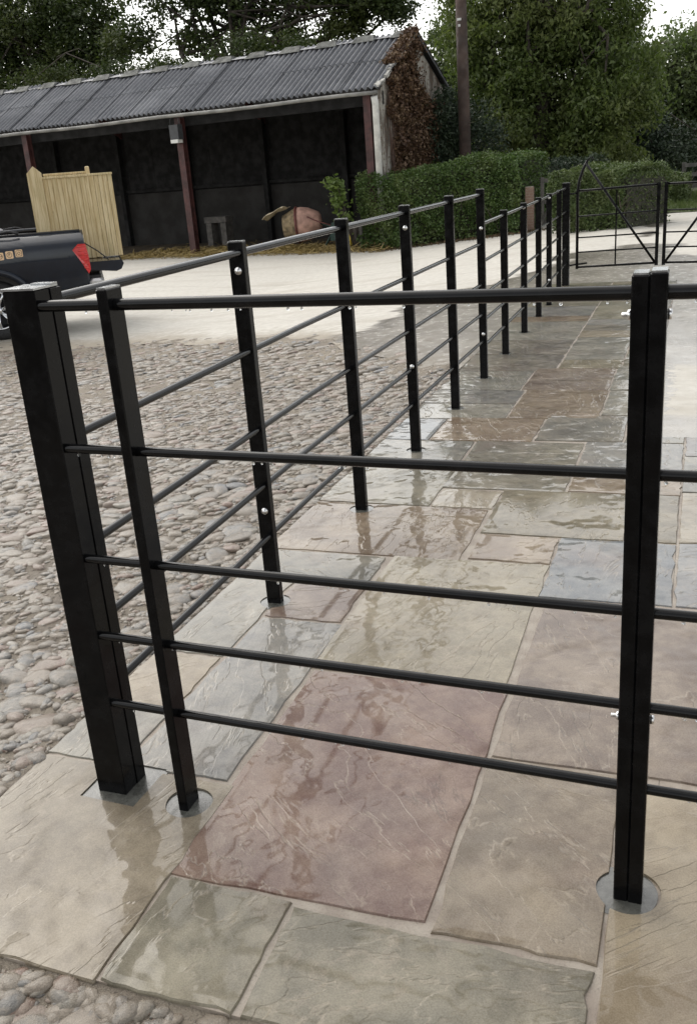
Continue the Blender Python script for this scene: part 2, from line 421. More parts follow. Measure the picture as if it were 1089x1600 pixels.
while gy < 8.4:
    gx = -9.5+(.06 if row % 2 else 0)
    while gx < 1.6:
        x = gx+rr.uniform(-.028, .028); y = gy+rr.uniform(-.024, .024); gx += .104
        if not (cob(x, y) and y < edge_y(x)+.5) or (x > -.278 and y > -.585): continue
        if y > edge_y(x)-.05 and rr.random() < .35+.9*(y-edge_y(x)): continue
        dens = math.sin(x*1.9+2*math.sin(y*1.3))+math.sin(y*2.3+1.1*x)
        if rr.random() < (.10 if dens > .9 else .03): continue
        L = rr.choice((.036,.044,.050,.055,.062,.070))*rr.uniform(.88,1.15); Wd = L*rr.uniform(.58, .92)
        if y < -.5: L *= 1.35; Wd *= 1.35
        hgt = rr.uniform(.018, .030)
        sunk = rr.uniform(-.010, .006)-(.005 if dens > .9 else 0)-.0225
        stones.append([x, y, gz(x)+sunk-.0045+.8*bed_rise(x, y), L, Wd, hgt, rr.gauss(.25, .7), rr.randrange(10)])
    gy += .083; row += 1
for (x, y, L, Wd, a) in ((-.22,-.585,.050,.034,.5),(-.085,-.605,.058,.036,.35),(.03,-.640,.050,.040,.9),(.165,-.612,.052,.040,.2),(.29,-.585,.036,.030,.4),(.40,-.60,.045,.032,.1),(-.16,-.68,.05,.04,.2),(.12,-.70,.055,.04,.3),(-.30,-.50,.05,.035,1.2)):
    stones.append([x, y, -.028, L, Wd, .028, a, int(abs(x)*97)%10])
def shown(s):
    p = to_px(s[:3])
    if not p or not (-60 < p[0] < 1120 and 0 < p[1] < 1680): return 0
    return s[3]/p[2]
stones.sort(key=shown, reverse=True)
me_hi = [fast_mesh('cobblestone', V, F, STONE_O, True) for V, F in SH_HI]
for s in stones[:300]:
    o = link('cobblestone', me_hi[s[7]], yard, (s[0], s[1], s[2])); o.scale = (s[3], s[4], s[5]); o.rotation_euler = (rr.uniform(-.15,.15), rr.uniform(-.15,.15), s[6])
def mass(items, shapes):
    VV = []; FF = []; b = 0
    for s in items:
        V, F = shapes[s[7]]; c, n = math.cos(s[6]), math.sin(s[6])
        P = V*np.array([s[3], s[4], s[5]]); Q = np.stack([P[:,0]*c-P[:,1]*n+s[0], P[:,0]*n+P[:,1]*c+s[1], P[:,2]+s[2]], 1)
        VV.append(Q); FF.append(F+b); b += len(V)
    return np.concatenate(VV), np.concatenate(FF)
V, F = mass(stones[300:], SH_LO)
link('cobblestones', fast_mesh('cobblestones', V, F, STONE_I, True), yard, None, 'stuff')
# loose grit and pebbles between the stones
SH_P = [stone_shape(k, 1) for k in range(10)]
peb = []
for i in range(42000):
    if i < 14000: x, y = rr.uniform(-1.2, 1.4), rr.uniform(-1.1, -.54)
    elif i < 33000: x, y = -.245-2.6*rr.random()**1.4, rr.uniform(-.6, 3.6)
    else: x, y = rr.uniform(-5, -.245), rr.uniform(0, 7)
    if not cob(x, y): continue
    r = rr.choice((.0014,.0018,.0022,.0022,.003,.003,.0045))*rr.uniform(.7, 1.4)
    peb.append([x, y, bed_z(x, y)+r*.3, r*1.2, r, r*.8, rr.uniform(0, 6), rr.randrange(10)])
fill = []
for i in range(24000):
    if i < 17000: x, y = -.245-3.2*rr.random()**1.3, rr.uniform(-.55, 4.8)
    else: x, y = rr.uniform(-.9, 1.4), rr.uniform(-1.1, -.54)
    if not cob(x, y) or y > edge_y(x): continue
    r = rr.choice((.007,.009,.011,.014,.018,.024))*rr.uniform(.8, 1.2)
    fill.append([x, y, bed_z(x, y)-r*.12, r*1.3, r*rr.uniform(.7,1), r*.62, rr.uniform(0, 6), rr.randrange(10)])
V, F = mass(fill, SH_LO); link('small_stones', fast_mesh('small_stones', V, F, STONE_I, True), yard, None, 'stuff')
V, F = mass(peb, SH_P); link('grit', fast_mesh('grit', V, F, STONE_I, False), yard, None, 'stuff')

# ------------------------------------------------------------------ flagged path
TAN=(.245,.208,.148); GGR=(.222,.212,.158); PUR=(.185,.092,.074); PGR=(.215,.168,.118); YEL=(.355,.295,.20); BLU=(.19,.225,.26); GRY=(.25,.25,.22)
BRN=(.20,.138,.082); OLV=(.195,.170,.108); PNK=(.38,.26,.175); BEI=(.32,.285,.20); PBL=(.29,.31,.33); CRM=(.40,.355,.27)
SL = [ # x0 x1 y0 y1 colour (joint centre lines)
 (-.235,.325,-.525,.085,TAN),(.325,.61,-.525,-.235,GGR),(.61,1.205,-.525,-.25,GGR),(1.205,1.80,-.56,.325,YEL),(1.80,2.2,-.56,.325,GRY),
 (.305,.885,-.235,.645,PUR),(.885,1.205,-.25,.335,PGR),(.885,1.46,.335,1.255,(.205,.152,.120)),(1.46,2.2,.325,1.255,PUR),
 (-.235,.0,.085,.345,GRY),(-.235,.0,.345,.655,YEL),(-.235,.0,.655,1.225,GRY),(.0,.295,.085,.94,(.23,.24,.24)),(.0,.28,.94,1.225,(.21,.145,.115)),
 (-.235,.27,1.225,1.495,(.17,.17,.145)),(.28,.87,.65,1.525,BEI),(.56,.865,1.525,1.78,(.34,.265,.19)),(.865,1.29,1.255,1.79,BLU),(1.29,1.9,1.255,1.80,PBL),
 (-.235,.545,1.50,2.055,BRN),(.28,.555,2.055,2.29,CRM),(-.235,.28,2.055,2.60,GGR),(.55,1.10,1.785,2.315,OLV),(1.10,1.29,1.79,2.32,OLV),(1.29,1.9,1.80,2.37,CRM),
 (.27,.82,2.30,3.06,(.19,.18,.14)),(.82,1.29,2.32,2.60,BRN),(.82,1.29,2.60,3.09,(.24,.25,.25)),(1.10,1.29,3.09,3.21,GRY),(-.235,.27,2.60,3.04,(.20,.205,.185)),(1.29,1.9,2.37,2.88,GRY),(1.29,1.9,2.88,3.21,PBL),
 (-.235,.015,3.04,3.48,BLU),(.015,.56,3.05,3.515,(.24,.165,.10)),(.56,1.0,3.09,3.60,(.17,.165,.145)),(1.0,1.10,3.09,3.6,GRY),
 (-.235,.335,3.48,3.84,GRY),(-.235,.335,3.84,4.19,(.20,.205,.20)),(.335,.84,3.515,4.20,BRN),(.84,1.10,3.6,4.2,GRY),
 (-.235,.30,4.19,4.75,GRY),(.30,.83,4.20,4.83,(.19,.135,.10)),(.83,1.10,4.2,4.9,GRY)]
ra = random.Random(3)
def column(x0, x1, y, end, pal):
    while y < end-.05:
        d = ra.choice((.285,.57,.57,.285,.86)); y2 = min(end, y+d)
        if end-y2 < .18: y2 = end
        c = ra.choice(pal); k = ra.uniform(.85, 1.45)
        SL.append((x0, x1, y, y2, tuple(v*k for v in c))); y = y2
pal = [GRY, OLV, BRN, GGR, (.15,.14,.12), (.22,.23,.23), TAN]
column(-.235, .44, 4.75, 9.30, pal); column(.44, .86, 4.83, 9.30, pal); column(.86, 1.10, 4.9, 9.30, pal)
mb = MB()
for (x0,x1,y0,y1) in ((-.228,1.284,-.518,3.21),(-.228,1.098,3.2105,9.295),(1.285,1.895,-.55,3.205),(1.896,2.19,-.55,1.25)):
    mb.box(((x0+x1)/2,(y0+y1)/2,-.04),(x1-x0,y1-y0,.08))
path = part('paved_path', mb, MORTAR, None, False, 'structure')
def slab_mesh(w, d, seed):
    r = random.Random(seed); n = 9
    def outline(inset, z, jit):
        pts = []
        for (ax, ay, bx, by) in ((-1,-1,1,-1),(1,-1,1,1),(1,1,-1,1),(-1,1,-1,-1)):
            for k in range(n):
                f = k/n; x = (ax+(bx-ax)*f)*(w/2-inset); y = (ay+(by-ay)*f)*(d/2-inset)
                pts.append([x, y, z])
        return pts
    base = outline(0, -.03, 0); jit = [(r.gauss(0, .0024), r.gauss(0, .0024)) for _ in base]
    top1 = outline(0, .0005, 0); top2 = outline(.0022, .0050, 0); top3 = outline(.020, .0056, 0)
    tx, ty = r.uniform(-.002, .002), r.uniform(-.002, .002); dz = r.uniform(-.0012, .0008)
    V = []
    for ring, a in ((base,1),(top1,1),(top2,1.0),(top3,.5)):
        for p, j in zip(ring, jit):
            V.append((p[0]+j[0]*a, p[1]+j[1]*a, p[2]+dz+(tx*p[0]+ty*p[1] if p[2] > 0 else 0)))
    m = 4*n; F = []
    for k in range(3):
        for i in range(m): F.append((k*m+i, k*m+(i+1)%m, (k+1)*m+(i+1)%m, (k+1)*m+i))
    F.append(tuple(range(3*m, 4*m))); F.append(tuple(range(m-1, -1, -1)))
    me = bpy.data.meshes.new('paving_slab'); me.from_pydata(V, [], F); me.materials.append(SLAB); me.update()
    return me
HOLES = [('r', 0, y, .052) for y in (1.057,1.984,2.855,3.724,4.544)]+[('r', -.02*(y-4.5)/2.2, y, .05) for y in (5.357,6.239,7.047,7.725,8.461)]+[('r', .243, -.0085, .056), ('r', 1.242, -.043, .062), ('s', .045, .022, .078)]
def cut_hole(o, hole):
    kind, hx, hy, r = hole
    n = 4 if kind == 's' else 40
    ring = [(hx+r*(1+.02*math.sin(3*g+hy*9)*(n > 4))*math.cos(g), hy+r*(1+.02*math.sin(2*g+hx*9)*(n > 4))*math.sin(g)) for g in [2*PI*k/n for k in range(n)]]
    if n == 4: ring = [(hx-r, hy-r*.92), (hx+r*.96, hy-r), (hx+r, hy+r*.95), (hx-r*.95, hy+r)]
    me = MB().prism([(a, b, -.045) for a, b in ring], (0,0,0), (0,0,.09)).mesh('cutter', None)
    cu = bpy.data.objects.new('cutter', me); COL.objects.link(cu)
    md = o.modifiers.new('cut', 'BOOLEAN'); md.operation = 'DIFFERENCE'; md.object = cu; md.solver = 'EXACT'
    dg = bpy.context.evaluated_depsgraph_get(); dg.update()
    nm = bpy.data.meshes.new_from_object(o.evaluated_get(dg)); o.modifiers.clear()
    bpy.data.objects.remove(cu); o.data = nm
for i, (x0, x1, y0, y1, c) in enumerate(SL):
    g = ra.uniform(.009, .014)
    o = link('paving_slab', slab_mesh(x1-x0-g, y1-y0-g, i), path, ((x0+x1)/2+ra.uniform(-.002,.002), (y0+y1)/2+ra.uniform(-.002,.002), 0))
    o.color = (*c, 1)
    for h in HOLES:
        if x0-h[3] < h[1] < x1+h[3] and y0-h[3] < h[2] < y1+h[3]: cut_hole(o, h)

# ------------------------------------------------------------------ steel railings
HTS = [1.168, .871, .618, .428, .252]
def rails(root, pts, hts, r0=.0118, r1=.0100):
    for k, h in enumerate(hts):
        mb = MB(); mb.tube([(p[0], p[1], h+(p[2] if len(p) > 2 else 0)) for p in pts], r0 if k == 0 else r1, 14, False)
        part('rail', mb, RAILM, root, True)
def post(root, x, y, dx, dy, H, bolts=(), foot=.052, socket=True):
    mb = MB(); mb.cbox((x, y, H/2-.03), (dx, dy, H+.06), .0025); p = part('post', mb, STEEL, root)
    part('cap_plate', MB().box((x, y, H+.0012), (dx-.004, dy-.004, .003)), CAPM, p)  # thin plate added so the post top carries the pale sheen
    if socket:
        mb = MB(); n = 32; ring = [(x+foot*1.12*math.cos(2*PI*k/n), y+foot*1.12*math.sin(2*PI*k/n)) for k in range(n)]
        mb.add([(a, b, .0012) for a, b in ring]+[(x, y, .0035)], [(k, (k+1)%n, n) for k in range(n)])
        part('grout_collar', mb, GROUT, root)
    for h in bolts:
        mb = MB(); Mx = Matrix.Translation((x+.004, y-dy/2, h)) @ Matrix.Rotation(PI/2, 4, 'X')
        mb.lathe([(0,.009),(.004,.0085),(.007,.005),(.0075,.003),(.0115,.003),(.0115,0),(.0,0)], Mx, 16); part('bolt', mb, ZINC, p, True)
    return p
side = thing('metal_railing', 'long black steel railing from the thick corner post along the flagged path', 'railing', (0,0,0), 0, 'runs of black estate railing')
# thick corner post: two welded sections with cap plates
cpost = part('corner_post', MB().cbox((.037, .022, .585), (.078, .078, 1.23), .0018).cbox((.0705, .050, .584), (.016, .036, 1.228), .0006), STEEL, side)
part('cap_plate', MB().box((.036, .020, 1.2025), (.082, .080, .004)), CAPM, cpost)
part('cap_plate', MB().box((.050, .052, 1.2065), (.05, .022, .003)), CAPM, cpost)
part('grout_collar', MB().box((.045, .022, .0005), (.17, .17, .003)), GROUT, side)
rails(side, [(0.03,.03), (0,1.5), (0,3), (0,4.545)], HTS)
for y, b in ((1.057,(1.115,.34)),(1.984,()),(2.855,(1.10,.44)),(3.724,()),(4.544,(.965,.296))):
    post(side, 0, y, .05, .03, 1.2, b)
side2 = thing('metal_railing', 'lower farther black steel railing continuing to the field gate', 'railing', (0,0,0), 0, 'runs of black estate railing')
H2 = [1.0,.765,.555,.39,.222]
rails(side2, [(0,4.56,-.01), (-.02,7,0), (-.045,9.1,.02)], H2, .012, .0105)
for y, b in ((5.357,()),(6.239,(.99,)),(7.047,()),(7.725,(.99,.24)),(8.461,())):
    post(side2, -.02*(y-4.5)/2.2, y, .05, .03, 1.025, b)
post(side2, -.05, 9.12, .075, .075, 1.07)
front = thing('metal_railing', 'black steel railing panel across the foreground from corner post to double post', 'railing', (0,0,0), 0, 'runs of black estate railing')
fy = lambda x: -.035*x
rails(front, [(.06,fy(.06)+.0), (.65,fy(.65)), (1.236,fy(1.236))], HTS)
post(front, .243, fy(.243), .024, .056, 1.2)
p = post(front, 1.2284, fy(1.2275), .0268, .052, 1.198, (), .062)
for h in (1.132, .395):
    mb = MB(); Mx = Matrix.Translation((1.2145, fy(1.2)+.012, h)) @ Matrix.Rotation(-PI/2, 4, 'Y')
    mb.lathe([(0,.016),(.004,.015),(.0045,.006),(.008,.006),(.009,.0),(0,0)], Mx, 14); part('bolt', mb, ZINC, p, True)
front2 = thing('metal_railing', 'black steel railing panel running out of the photo on the right of the double post', 'railing', (0,0,0), 0, 'runs of black estate railing')
rails(front2, [(1.248,fy(1.248)), (1.8,fy(1.8)), (2.9,fy(2.9))], HTS)
p = post(front2, 1.2554, fy(1.2562), .0268, .052, 1.201, (), .05, False)
for h in (1.132, .395):
    mb = MB(); Mx = Matrix.Translation((1.2692, fy(1.2)+.012, h)) @ Matrix.Rotation(PI/2, 4, 'Y')
    mb.lathe([(0,.007),(.008,.006),(.009,.0),(0,0)], Mx, 14); part('bolt', mb, ZINC, p, True)
post(front2, 2.05, fy(2.05), .024, .056, 1.2)

# field gates at the end of the path
def gate(label, mir):
    g = thing('metal_gate', label, 'gate', (0,0,0), 0, 'pair of black field gates')
    X = (lambda x: x) if not mir else (lambda x: 1.83-x)
    Y = 9.36
    part('heel_stile', MB().tube([(X(.04),Y,.15),(X(.04),Y,.96),(X(.055),Y,1.07),(X(.095),Y,1.19),(X(.14),Y,1.275)], .016, 8), STEEL, g, True)
    part('curl', MB().tube([(X(.14),Y,1.275),(X(.165),Y,1.305),(X(.19),Y,1.305),(X(.20),Y,1.28),(X(.185),Y,1.265)], .008, 6), STEEL, g, True)
    part('head_stile', MB().box((X(.878),Y,.585),(.035,.03,.85)), STEEL, g)
    part('brace', MB().tube([(X(.125),Y-.012,1.25),(X(.868),Y-.012,.185)], .013, 8), STEEL, g, True)
    part('upright', MB().box((X(.45),Y,.575),(.016,.012,.77)), STEEL, g)
    for k, h in enumerate((.985,.72,.495,.34,.18)):
        part('rail', MB().tube([(X(.04),Y+.004,h-.012),(X(.878),Y+.004,h+.006)], .012 if k in (0,4) else .008, 8), STEEL, g, True)
    if not mir:
        part('hinge', MB().tube([(X(-.03),Y-.1,.20),(X(.04),Y,.20),(X(.15),Y,.21)], .010, 6), STEEL, g, True)
        part('hinge', MB().tube([(X(-.03),Y-.1,.95),(X(.04),Y,.95)], .010, 6), STEEL, g, True)
    return g
gate('black field gate leaf hung from the last railing post, with a tall curled heel', False)
gate('black field gate leaf on the right, cut off by the edge of the photo', True)
gp = thing('gate_post', 'black steel post carrying the right hand field gate', 'post'); part('post', MB().cbox((1.88,9.33,.53),(.08,.08,1.1),.004), STEEL, gp)

# ------------------------------------------------------------------ barn
BA = math.radians(8); E0 = Vector((-5.53, 20.06, 0))
DH = Vector((-math.cos(BA), math.sin(BA), 0)); DN = Vector((math.sin(BA), math.cos(BA), 0))
GB = -.45
def B(t, d, z): return E0+DH*t+DN*d+Vector((0,0,z))
RUST = plain('dark_red_oxide_steel', (.060,.022,.020), .55, .4, 5, .2, 30)
SHEET = None
def asbestos():
    t = NT('weathered_fibre_cement'); P = t.geo()
    n1 = t.noise(P, .7, 5, .6); n2 = t.noise(P, 9, 5, .65); n3 = t.noise(P, 45, 3)
    r = t.n('ObjectInfo').outputs['Random']
    c = t.mix(t.rng(n2, .3, .7), (.10,.105,.12), (.175,.18,.195)); c = t.mix(t.rng(n1, .45, .7), c, (.255,.26,.275))
    c = t.mix(t.math('MULTIPLY', t.rng(n3, .58, .68), .6), c, (.33,.33,.32)); c = t.mix(t.math('MULTIPLY', t.rng(n2, .60, .72), .7), c, (.05,.052,.045))
    c = t.mix(t.math('MULTIPLY', r, .35), c, (.08,.083,.095))
    so = t.n('SeparateXYZ'); t.l(t.obj(), so.inputs[0]); c = t.mix(t.rng(so.outputs[2], -.034, .006, .8, 0), c, (.030,.032,.034))   # darker low in the corrugations
    t.p(Base_Color=c, Roughness=.55, Normal=t.bump(n3, .4, .008), Coat_Weight=.2, Coat_Roughness=.35); return t.m
SHEET = asbestos()
WALLD = plain('shade_dark_boarding', (.007,.0065,.0065), .9, .10, 2, 0, 20)  # near-black colour stands in for the gloom inside the barn
RIDGE = plain('dark_mossy_ridge', (.085,.088,.080), .75, .5, 4, .5, 20, .02)
barn = thing('open_barn', 'long open fronted barn with a corrugated grey roof and dark red steel posts', 'barn')
EZ, RZ, AD, BD = 2.97, 4.20, 2.06, 4.12
def roof_sheet_mesh():
    # local: u along eave (1.05 wide), v up the slope (0..1 of half slope)
    L = math.hypot(AD+.12, RZ-EZ)/2+.06; n = 7; sub = 8; V = []; F = []
    nu = n*sub
    for i in range(nu+1):
        u = 1.06*i/nu; z = .036*math.cos(2*PI*i/sub)
        for v in (0, L): V.append((u, v, z+.006))
        for v in (0, L): V.append((u, v, z-.006))
    for i in range(nu):
        a, b = 4*i, 4*i+4
        F += [(a, b, b+1, a+1), (a+2, a+3, b+3, b+2), (a, a+2, b+2, b), (a+1, b+1, b+3, a+3)]
    me = bpy.data.meshes.new('roof_sheet'); me.from_pydata(V, [], F); me.materials.append(SHEET)
    me.update(); return me, L
rs, RL = roof_sheet_mesh()
slope = Vector((0,0,RZ-EZ))+DN*(AD+.12); sl = slope.normalized()
def put_sheet(o, origin, up, along):
    nn = along.cross(up).normalized()
    if nn.z < 0: nn = -nn
    Mx = Matrix.Identity(4)
    for i in range(3): Mx[i][0] = along[i]; Mx[i][1] = up[i]; Mx[i][2] = nn[i]; Mx[i][3] = origin[i]
    o.matrix_world = Mx
rb = random.Random(8)
for k in range(20):
    for row in (0, 1):
        o = link('roof_sheet', rs, barn)
        org = B(-.12+1.02*k, -.12, EZ+.012*math.sin(k*1.3))+sl*((RL-.07)*row)+Vector((0,0,.035+.013*row+.007*(k%2)))
        put_sheet(o, org+Vector((0,0,rb.uniform(-.006,.006))), sl, DH)
    mb = MB()   # raised ridge piece
    a, b = -.12+1.02*k, -.12+1.02*k+.62
    c0 = [B(a,AD-.26,RZ-.03),B(a+.1,AD-.05,RZ+.125),B(a+.1,AD+.05,RZ+.125),B(a,AD+.26,RZ-.03)]
    c1 = [B(b,AD-.26,RZ-.03),B(b-.1,AD-.05,RZ+.125),B(b-.1,AD+.05,RZ+.125),B(b,AD+.26,RZ-.03)]
    mb.add(c0+c1, [(0,1,5,4),(1,2,6,5),(2,3,7,6),(0,3,2,1),(4,5,6,7)])
    part('ridge_piece', mb, RIDGE, barn)
part('ridge_capping', MB().add([B(-.12,AD-.2,RZ+.0),B(-.12,AD,RZ+.07),B(-.12,AD+.2,RZ+.0),B(20.3,AD-.2,RZ+.0),B(20.3,AD,RZ+.07),B(20.3,AD+.2,RZ+.0)], [(0,1,4,3),(1,2,5,4)]), SHEET, barn)
part('rear_roof', MB().add([B(-.12,AD,RZ+.02),B(20.3,AD,RZ+.02),B(20.3,BD+.1,EZ),B(-.12,BD+.1,EZ),B(-.12,AD,RZ-.01),B(20.3,AD,RZ-.01),B(20.3,BD+.1,EZ-.03),B(-.12,BD+.1,EZ-.03)], [(0,1,2,3),(7,6,5,4),(0,3,7,4)]), SHEET, barn)
GUT = plain('grey_gutter', (.21,.205,.19), .5, .35, 2.5)
WHT = plain('flaking_white_paint', (.62,.61,.57), .6, .2, 5)
mb = MB(); mb.tube([B(-.05+i*1.0,-.17,EZ-.07+.012*math.sin(i*1.3)) for i in range(21)], .042, 10); part('gutter', mb, GUT, barn, True)
part('eave_beam', MB().prism([B(0,.19,EZ-.30),B(0,.29,EZ-.30),B(0,.29,EZ-.02),B(0,.19,EZ-.02)], (0,0,0), DH*20.3), WALLD, barn)  # near-black to carry the shade under the gutter
for t in (.30, 5.55, 10.77, 16.0):
    w = .18
    mb = MB()   # H section: two flanges and a web
    mb.prism([B(t-w/2,.0,GB-.2),B(t+w/2,.0,GB-.2),B(t+w/2,.022,GB-.2),B(t-w/2,.022,GB-.2)], (0,0,0), (0,0,EZ-.1-GB+.2))
    mb.prism([B(t-w/2,.158,GB-.2),B(t+w/2,.158,GB-.2),B(t+w/2,.18,GB-.2),B(t-w/2,.18,GB-.2)], (0,0,0), (0,0,EZ-.1-GB+.2))
    mb.prism([B(t-.012,.023,GB-.2),B(t+.012,.023,GB-.2),B(t+.012,.157,GB-.2),B(t-.012,.157,GB-.2)], (0,0,0), (0,0,EZ-.1-GB+.2))
    part('post', mb, RUST, barn)
    mb = MB(); mb.prism([B(t-.05,.18,EZ-.22),B(t-.05,AD,RZ-.27),B(t-.05,BD-.1,EZ-.24),B(t-.05,BD-.1,EZ-.06),B(t-.05,AD,RZ-.09),B(t-.05,.18,EZ-.04)], (0,0,0), DH*.1); part('rafter', mb, RUST, barn)
    mb = MB(); mb.box((0,0,0),(0,0,0)); 
WALLM = plain('dim_rendered_block', (.024,.022,.020), .9, .15, 1.2, .3, 25, .01)  # block wall darkened too, interior shade put into its colour
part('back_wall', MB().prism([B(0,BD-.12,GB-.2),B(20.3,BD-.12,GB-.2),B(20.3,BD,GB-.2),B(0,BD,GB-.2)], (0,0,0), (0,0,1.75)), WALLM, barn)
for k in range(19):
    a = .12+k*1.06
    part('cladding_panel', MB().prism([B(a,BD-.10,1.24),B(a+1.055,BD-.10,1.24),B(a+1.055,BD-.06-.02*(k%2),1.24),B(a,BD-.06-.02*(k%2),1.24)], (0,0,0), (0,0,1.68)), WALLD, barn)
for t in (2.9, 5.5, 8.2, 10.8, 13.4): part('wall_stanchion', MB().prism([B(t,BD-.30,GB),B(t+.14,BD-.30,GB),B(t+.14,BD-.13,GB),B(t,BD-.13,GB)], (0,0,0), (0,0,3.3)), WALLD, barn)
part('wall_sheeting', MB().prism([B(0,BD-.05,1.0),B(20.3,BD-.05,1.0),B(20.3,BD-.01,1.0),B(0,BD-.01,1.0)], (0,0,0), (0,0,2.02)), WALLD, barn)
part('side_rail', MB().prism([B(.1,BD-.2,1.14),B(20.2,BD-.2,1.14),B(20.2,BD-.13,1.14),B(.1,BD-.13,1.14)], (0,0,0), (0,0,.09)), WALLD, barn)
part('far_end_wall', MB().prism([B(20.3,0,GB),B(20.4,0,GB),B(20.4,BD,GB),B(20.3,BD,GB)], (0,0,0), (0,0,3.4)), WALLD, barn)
def gable_mat():
    t = NT('stained_white_render'); P = t.geo()
    n1 = t.noise(t.vmath('MULTIPLY', P, (1,1,.25)), 5, 5, .65); n2 = t.noise(P, 14, 4)
    c = t.mix(t.rng(n1, .42, .62), (.36,.34,.30), (.085,.065,.050)); c = t.mix(t.rng(n2, .50, .66), c, (.13,.09,.065))
    t.p(Base_Color=c, Roughness=.8, Normal=t.bump(n2, .4, .01)); return t.m
GAB = gable_mat()
part('gable_wall', MB().prism([B(0,.05,GB-.2),B(0,BD,GB-.2),B(0,BD,EZ-.04),B(0,AD,RZ-.06),B(0,.05,EZ-.02)], (0,0,0), DH*.16), GAB, barn)
mb = MB()
for k in range(17):
    f0, f1 = k/17+rb.uniform(0,.008), (k+.85+rb.uniform(-.25,.1))/17; j = rb.uniform(-.03,.02); w0 = rb.uniform(.10,.24); h0 = rb.uniform(.035,.085)
    p0 = B(-.10+rb.uniform(-.03,.03),-.10+(AD+.1)*f0,EZ+.02+(RZ-EZ)*f0+j); p1 = B(-.10+rb.uniform(-.03,.03),-.10+(AD+.1)*f1,EZ+.02+(RZ-EZ)*f1+j+rb.uniform(-.03,.03))
    mb.add([p0,p1,p1+DH*w0,p0+DH*w0]+[q+Vector((0,0,h0+rb.uniform(-.02,.02))) for q in (p0,p1,p1+DH*w0*.8,p0+DH*w0*.9)], [(3,2,1,0),(4,5,6,7),(0,1,5,4),(1,2,6,5),(2,3,7,6),(3,0,4,7)])
part('verge_mortar', mb, plain('broken_white_mortar', (.36,.35,.32), .85, .6, 9, .6, 20, .02), barn)
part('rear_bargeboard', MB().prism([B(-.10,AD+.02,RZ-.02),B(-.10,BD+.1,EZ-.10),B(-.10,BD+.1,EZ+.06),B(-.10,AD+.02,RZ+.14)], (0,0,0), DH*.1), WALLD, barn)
mb = MB(); mb.tube([B(.06,-.10,EZ-.14),B(.06,-.05,EZ-.30),B(.06,-.05,GB)], .075, 10); dp = part('downpipe', mb, WHT, barn, True)
# floodlight on the middle post
fl = thing('flood_lamp', 'grey box floodlight fixed high on the middle barn post', 'lamp')
GREYM = plain('grey_lamp_casing', (.05,.052,.055), .5, .2)
part('casing', MB().prism([B(5.40,-.22,2.36),B(5.66,-.22,2.36),B(5.66,-.02,2.36),B(5.40,-.02,2.36)], (0,0,0), (0,0,.34)), GREYM, fl)
part('lens', MB().prism([B(5.42,-.24,2.28),B(5.64,-.24,2.28),B(5.64,-.04,2.28),B(5.42,-.04,2.28)], (0,0,0), (0,0,.08)), plain('frosted_lens', (.7,.7,.66), .3, .05), fl)
part('bracket', MB().tube([B(5.42,-.1,2.69),B(5.44,-.1,2.84),B(5.56,-.1,2.93),B(5.68,-.1,2.84),B(5.70,-.1,2.69)], .012, 6), GREYM, fl, True)

# ------------------------------------------------------------------ leaves
def leaf_mat(name, c0, c1, c2, trans=.25, rough=.5, patch=.8):
    t = NT(name); g = t.n('NewGeometry'); r = g.outputs['Random Per Island']
    n = t.noise(g.outputs['Position'], patch, 4, .6)
    c = t.mix(r, c0, c1); c = t.mix(t.math('MULTIPLY', t.rng(n, .45, .68), .7), c, c2)
    t.p(Base_Color=c, Roughness=rough, Specular_IOR_Level=.35)
    tr = t.n('BsdfTranslucent'); t.l(t.mix(1.0, c, (1.1,1.25,.6), 'MULTIPLY'), tr.inputs['Color'])
    ms = t.n('MixShader'); ms.inputs[0].default_value = trans
    t.l(t.b.outputs[0], ms.inputs[1]); t.l(tr.outputs[0], ms.inputs[2]); t.l(ms.outputs[0], t.out.inputs[0]); return t.m
def leaf_mesh(name, P, size, mat, droop=0.0, aspect=.5, rng=RNG):
    n = len(P); s = size*rng.uniform(.65, 1.3, (n,1))
    a = rng.normal(size=(n,3)); a[:,2] = a[:,2]*.6-droop; a /= np.linalg.norm(a, axis=1, keepdims=True)
    b = rng.normal(size=(n,3)); b -= a*(a*b).sum(1, keepdims=True); b /= np.linalg.norm(b, axis=1, keepdims=True)
    nn = np.cross(a, b)
    V = np.stack([P-a*s*.5, P+b*s*aspect*.5+nn*s*.08-a*s*.05, P+a*s*.5, P-b*s*aspect*.5+nn*s*.08-a*s*.05], 1).reshape(-1,3)
    F = np.arange(4*n).reshape(-1,4)
    return fast_mesh(name, V, F, mat)
def cloud(lobes, nclump, per, spread, shell=.55, rng=RNG):
    """lobes: (cx,cy,cz,rx,ry,rz,weight)"""
    w = np.array([l[6] for l in lobes], float); w /= w.sum()
    pick = rng.choice(len(lobes), nclump, p=w); L = np.array([l[:6] for l in lobes])[pick]
    d = rng.normal(size=(nclump,3)); d /= np.linalg.norm(d, axis=1, keepdims=True)
    r = shell+(1-shell)*rng.random((nclump,1))**.7
    C = L[:,:3]+d*r*L[:,3:]
    off = rng.normal(size=(nclump,per,3))*np.array([1,1,.75])*spread*rng.uniform(.6,1.3,(nclump,1,1))
    return (C[:,None,:]+off).reshape(-1,3), C
BARK = plain('dark_bark', (.055,.045,.036), .9, .35, 4, .6, 18, .03)
BARK2 = plain('grey_brown_bark', (.08,.065,.052), .9, .35, 4, .6, 18, .03)
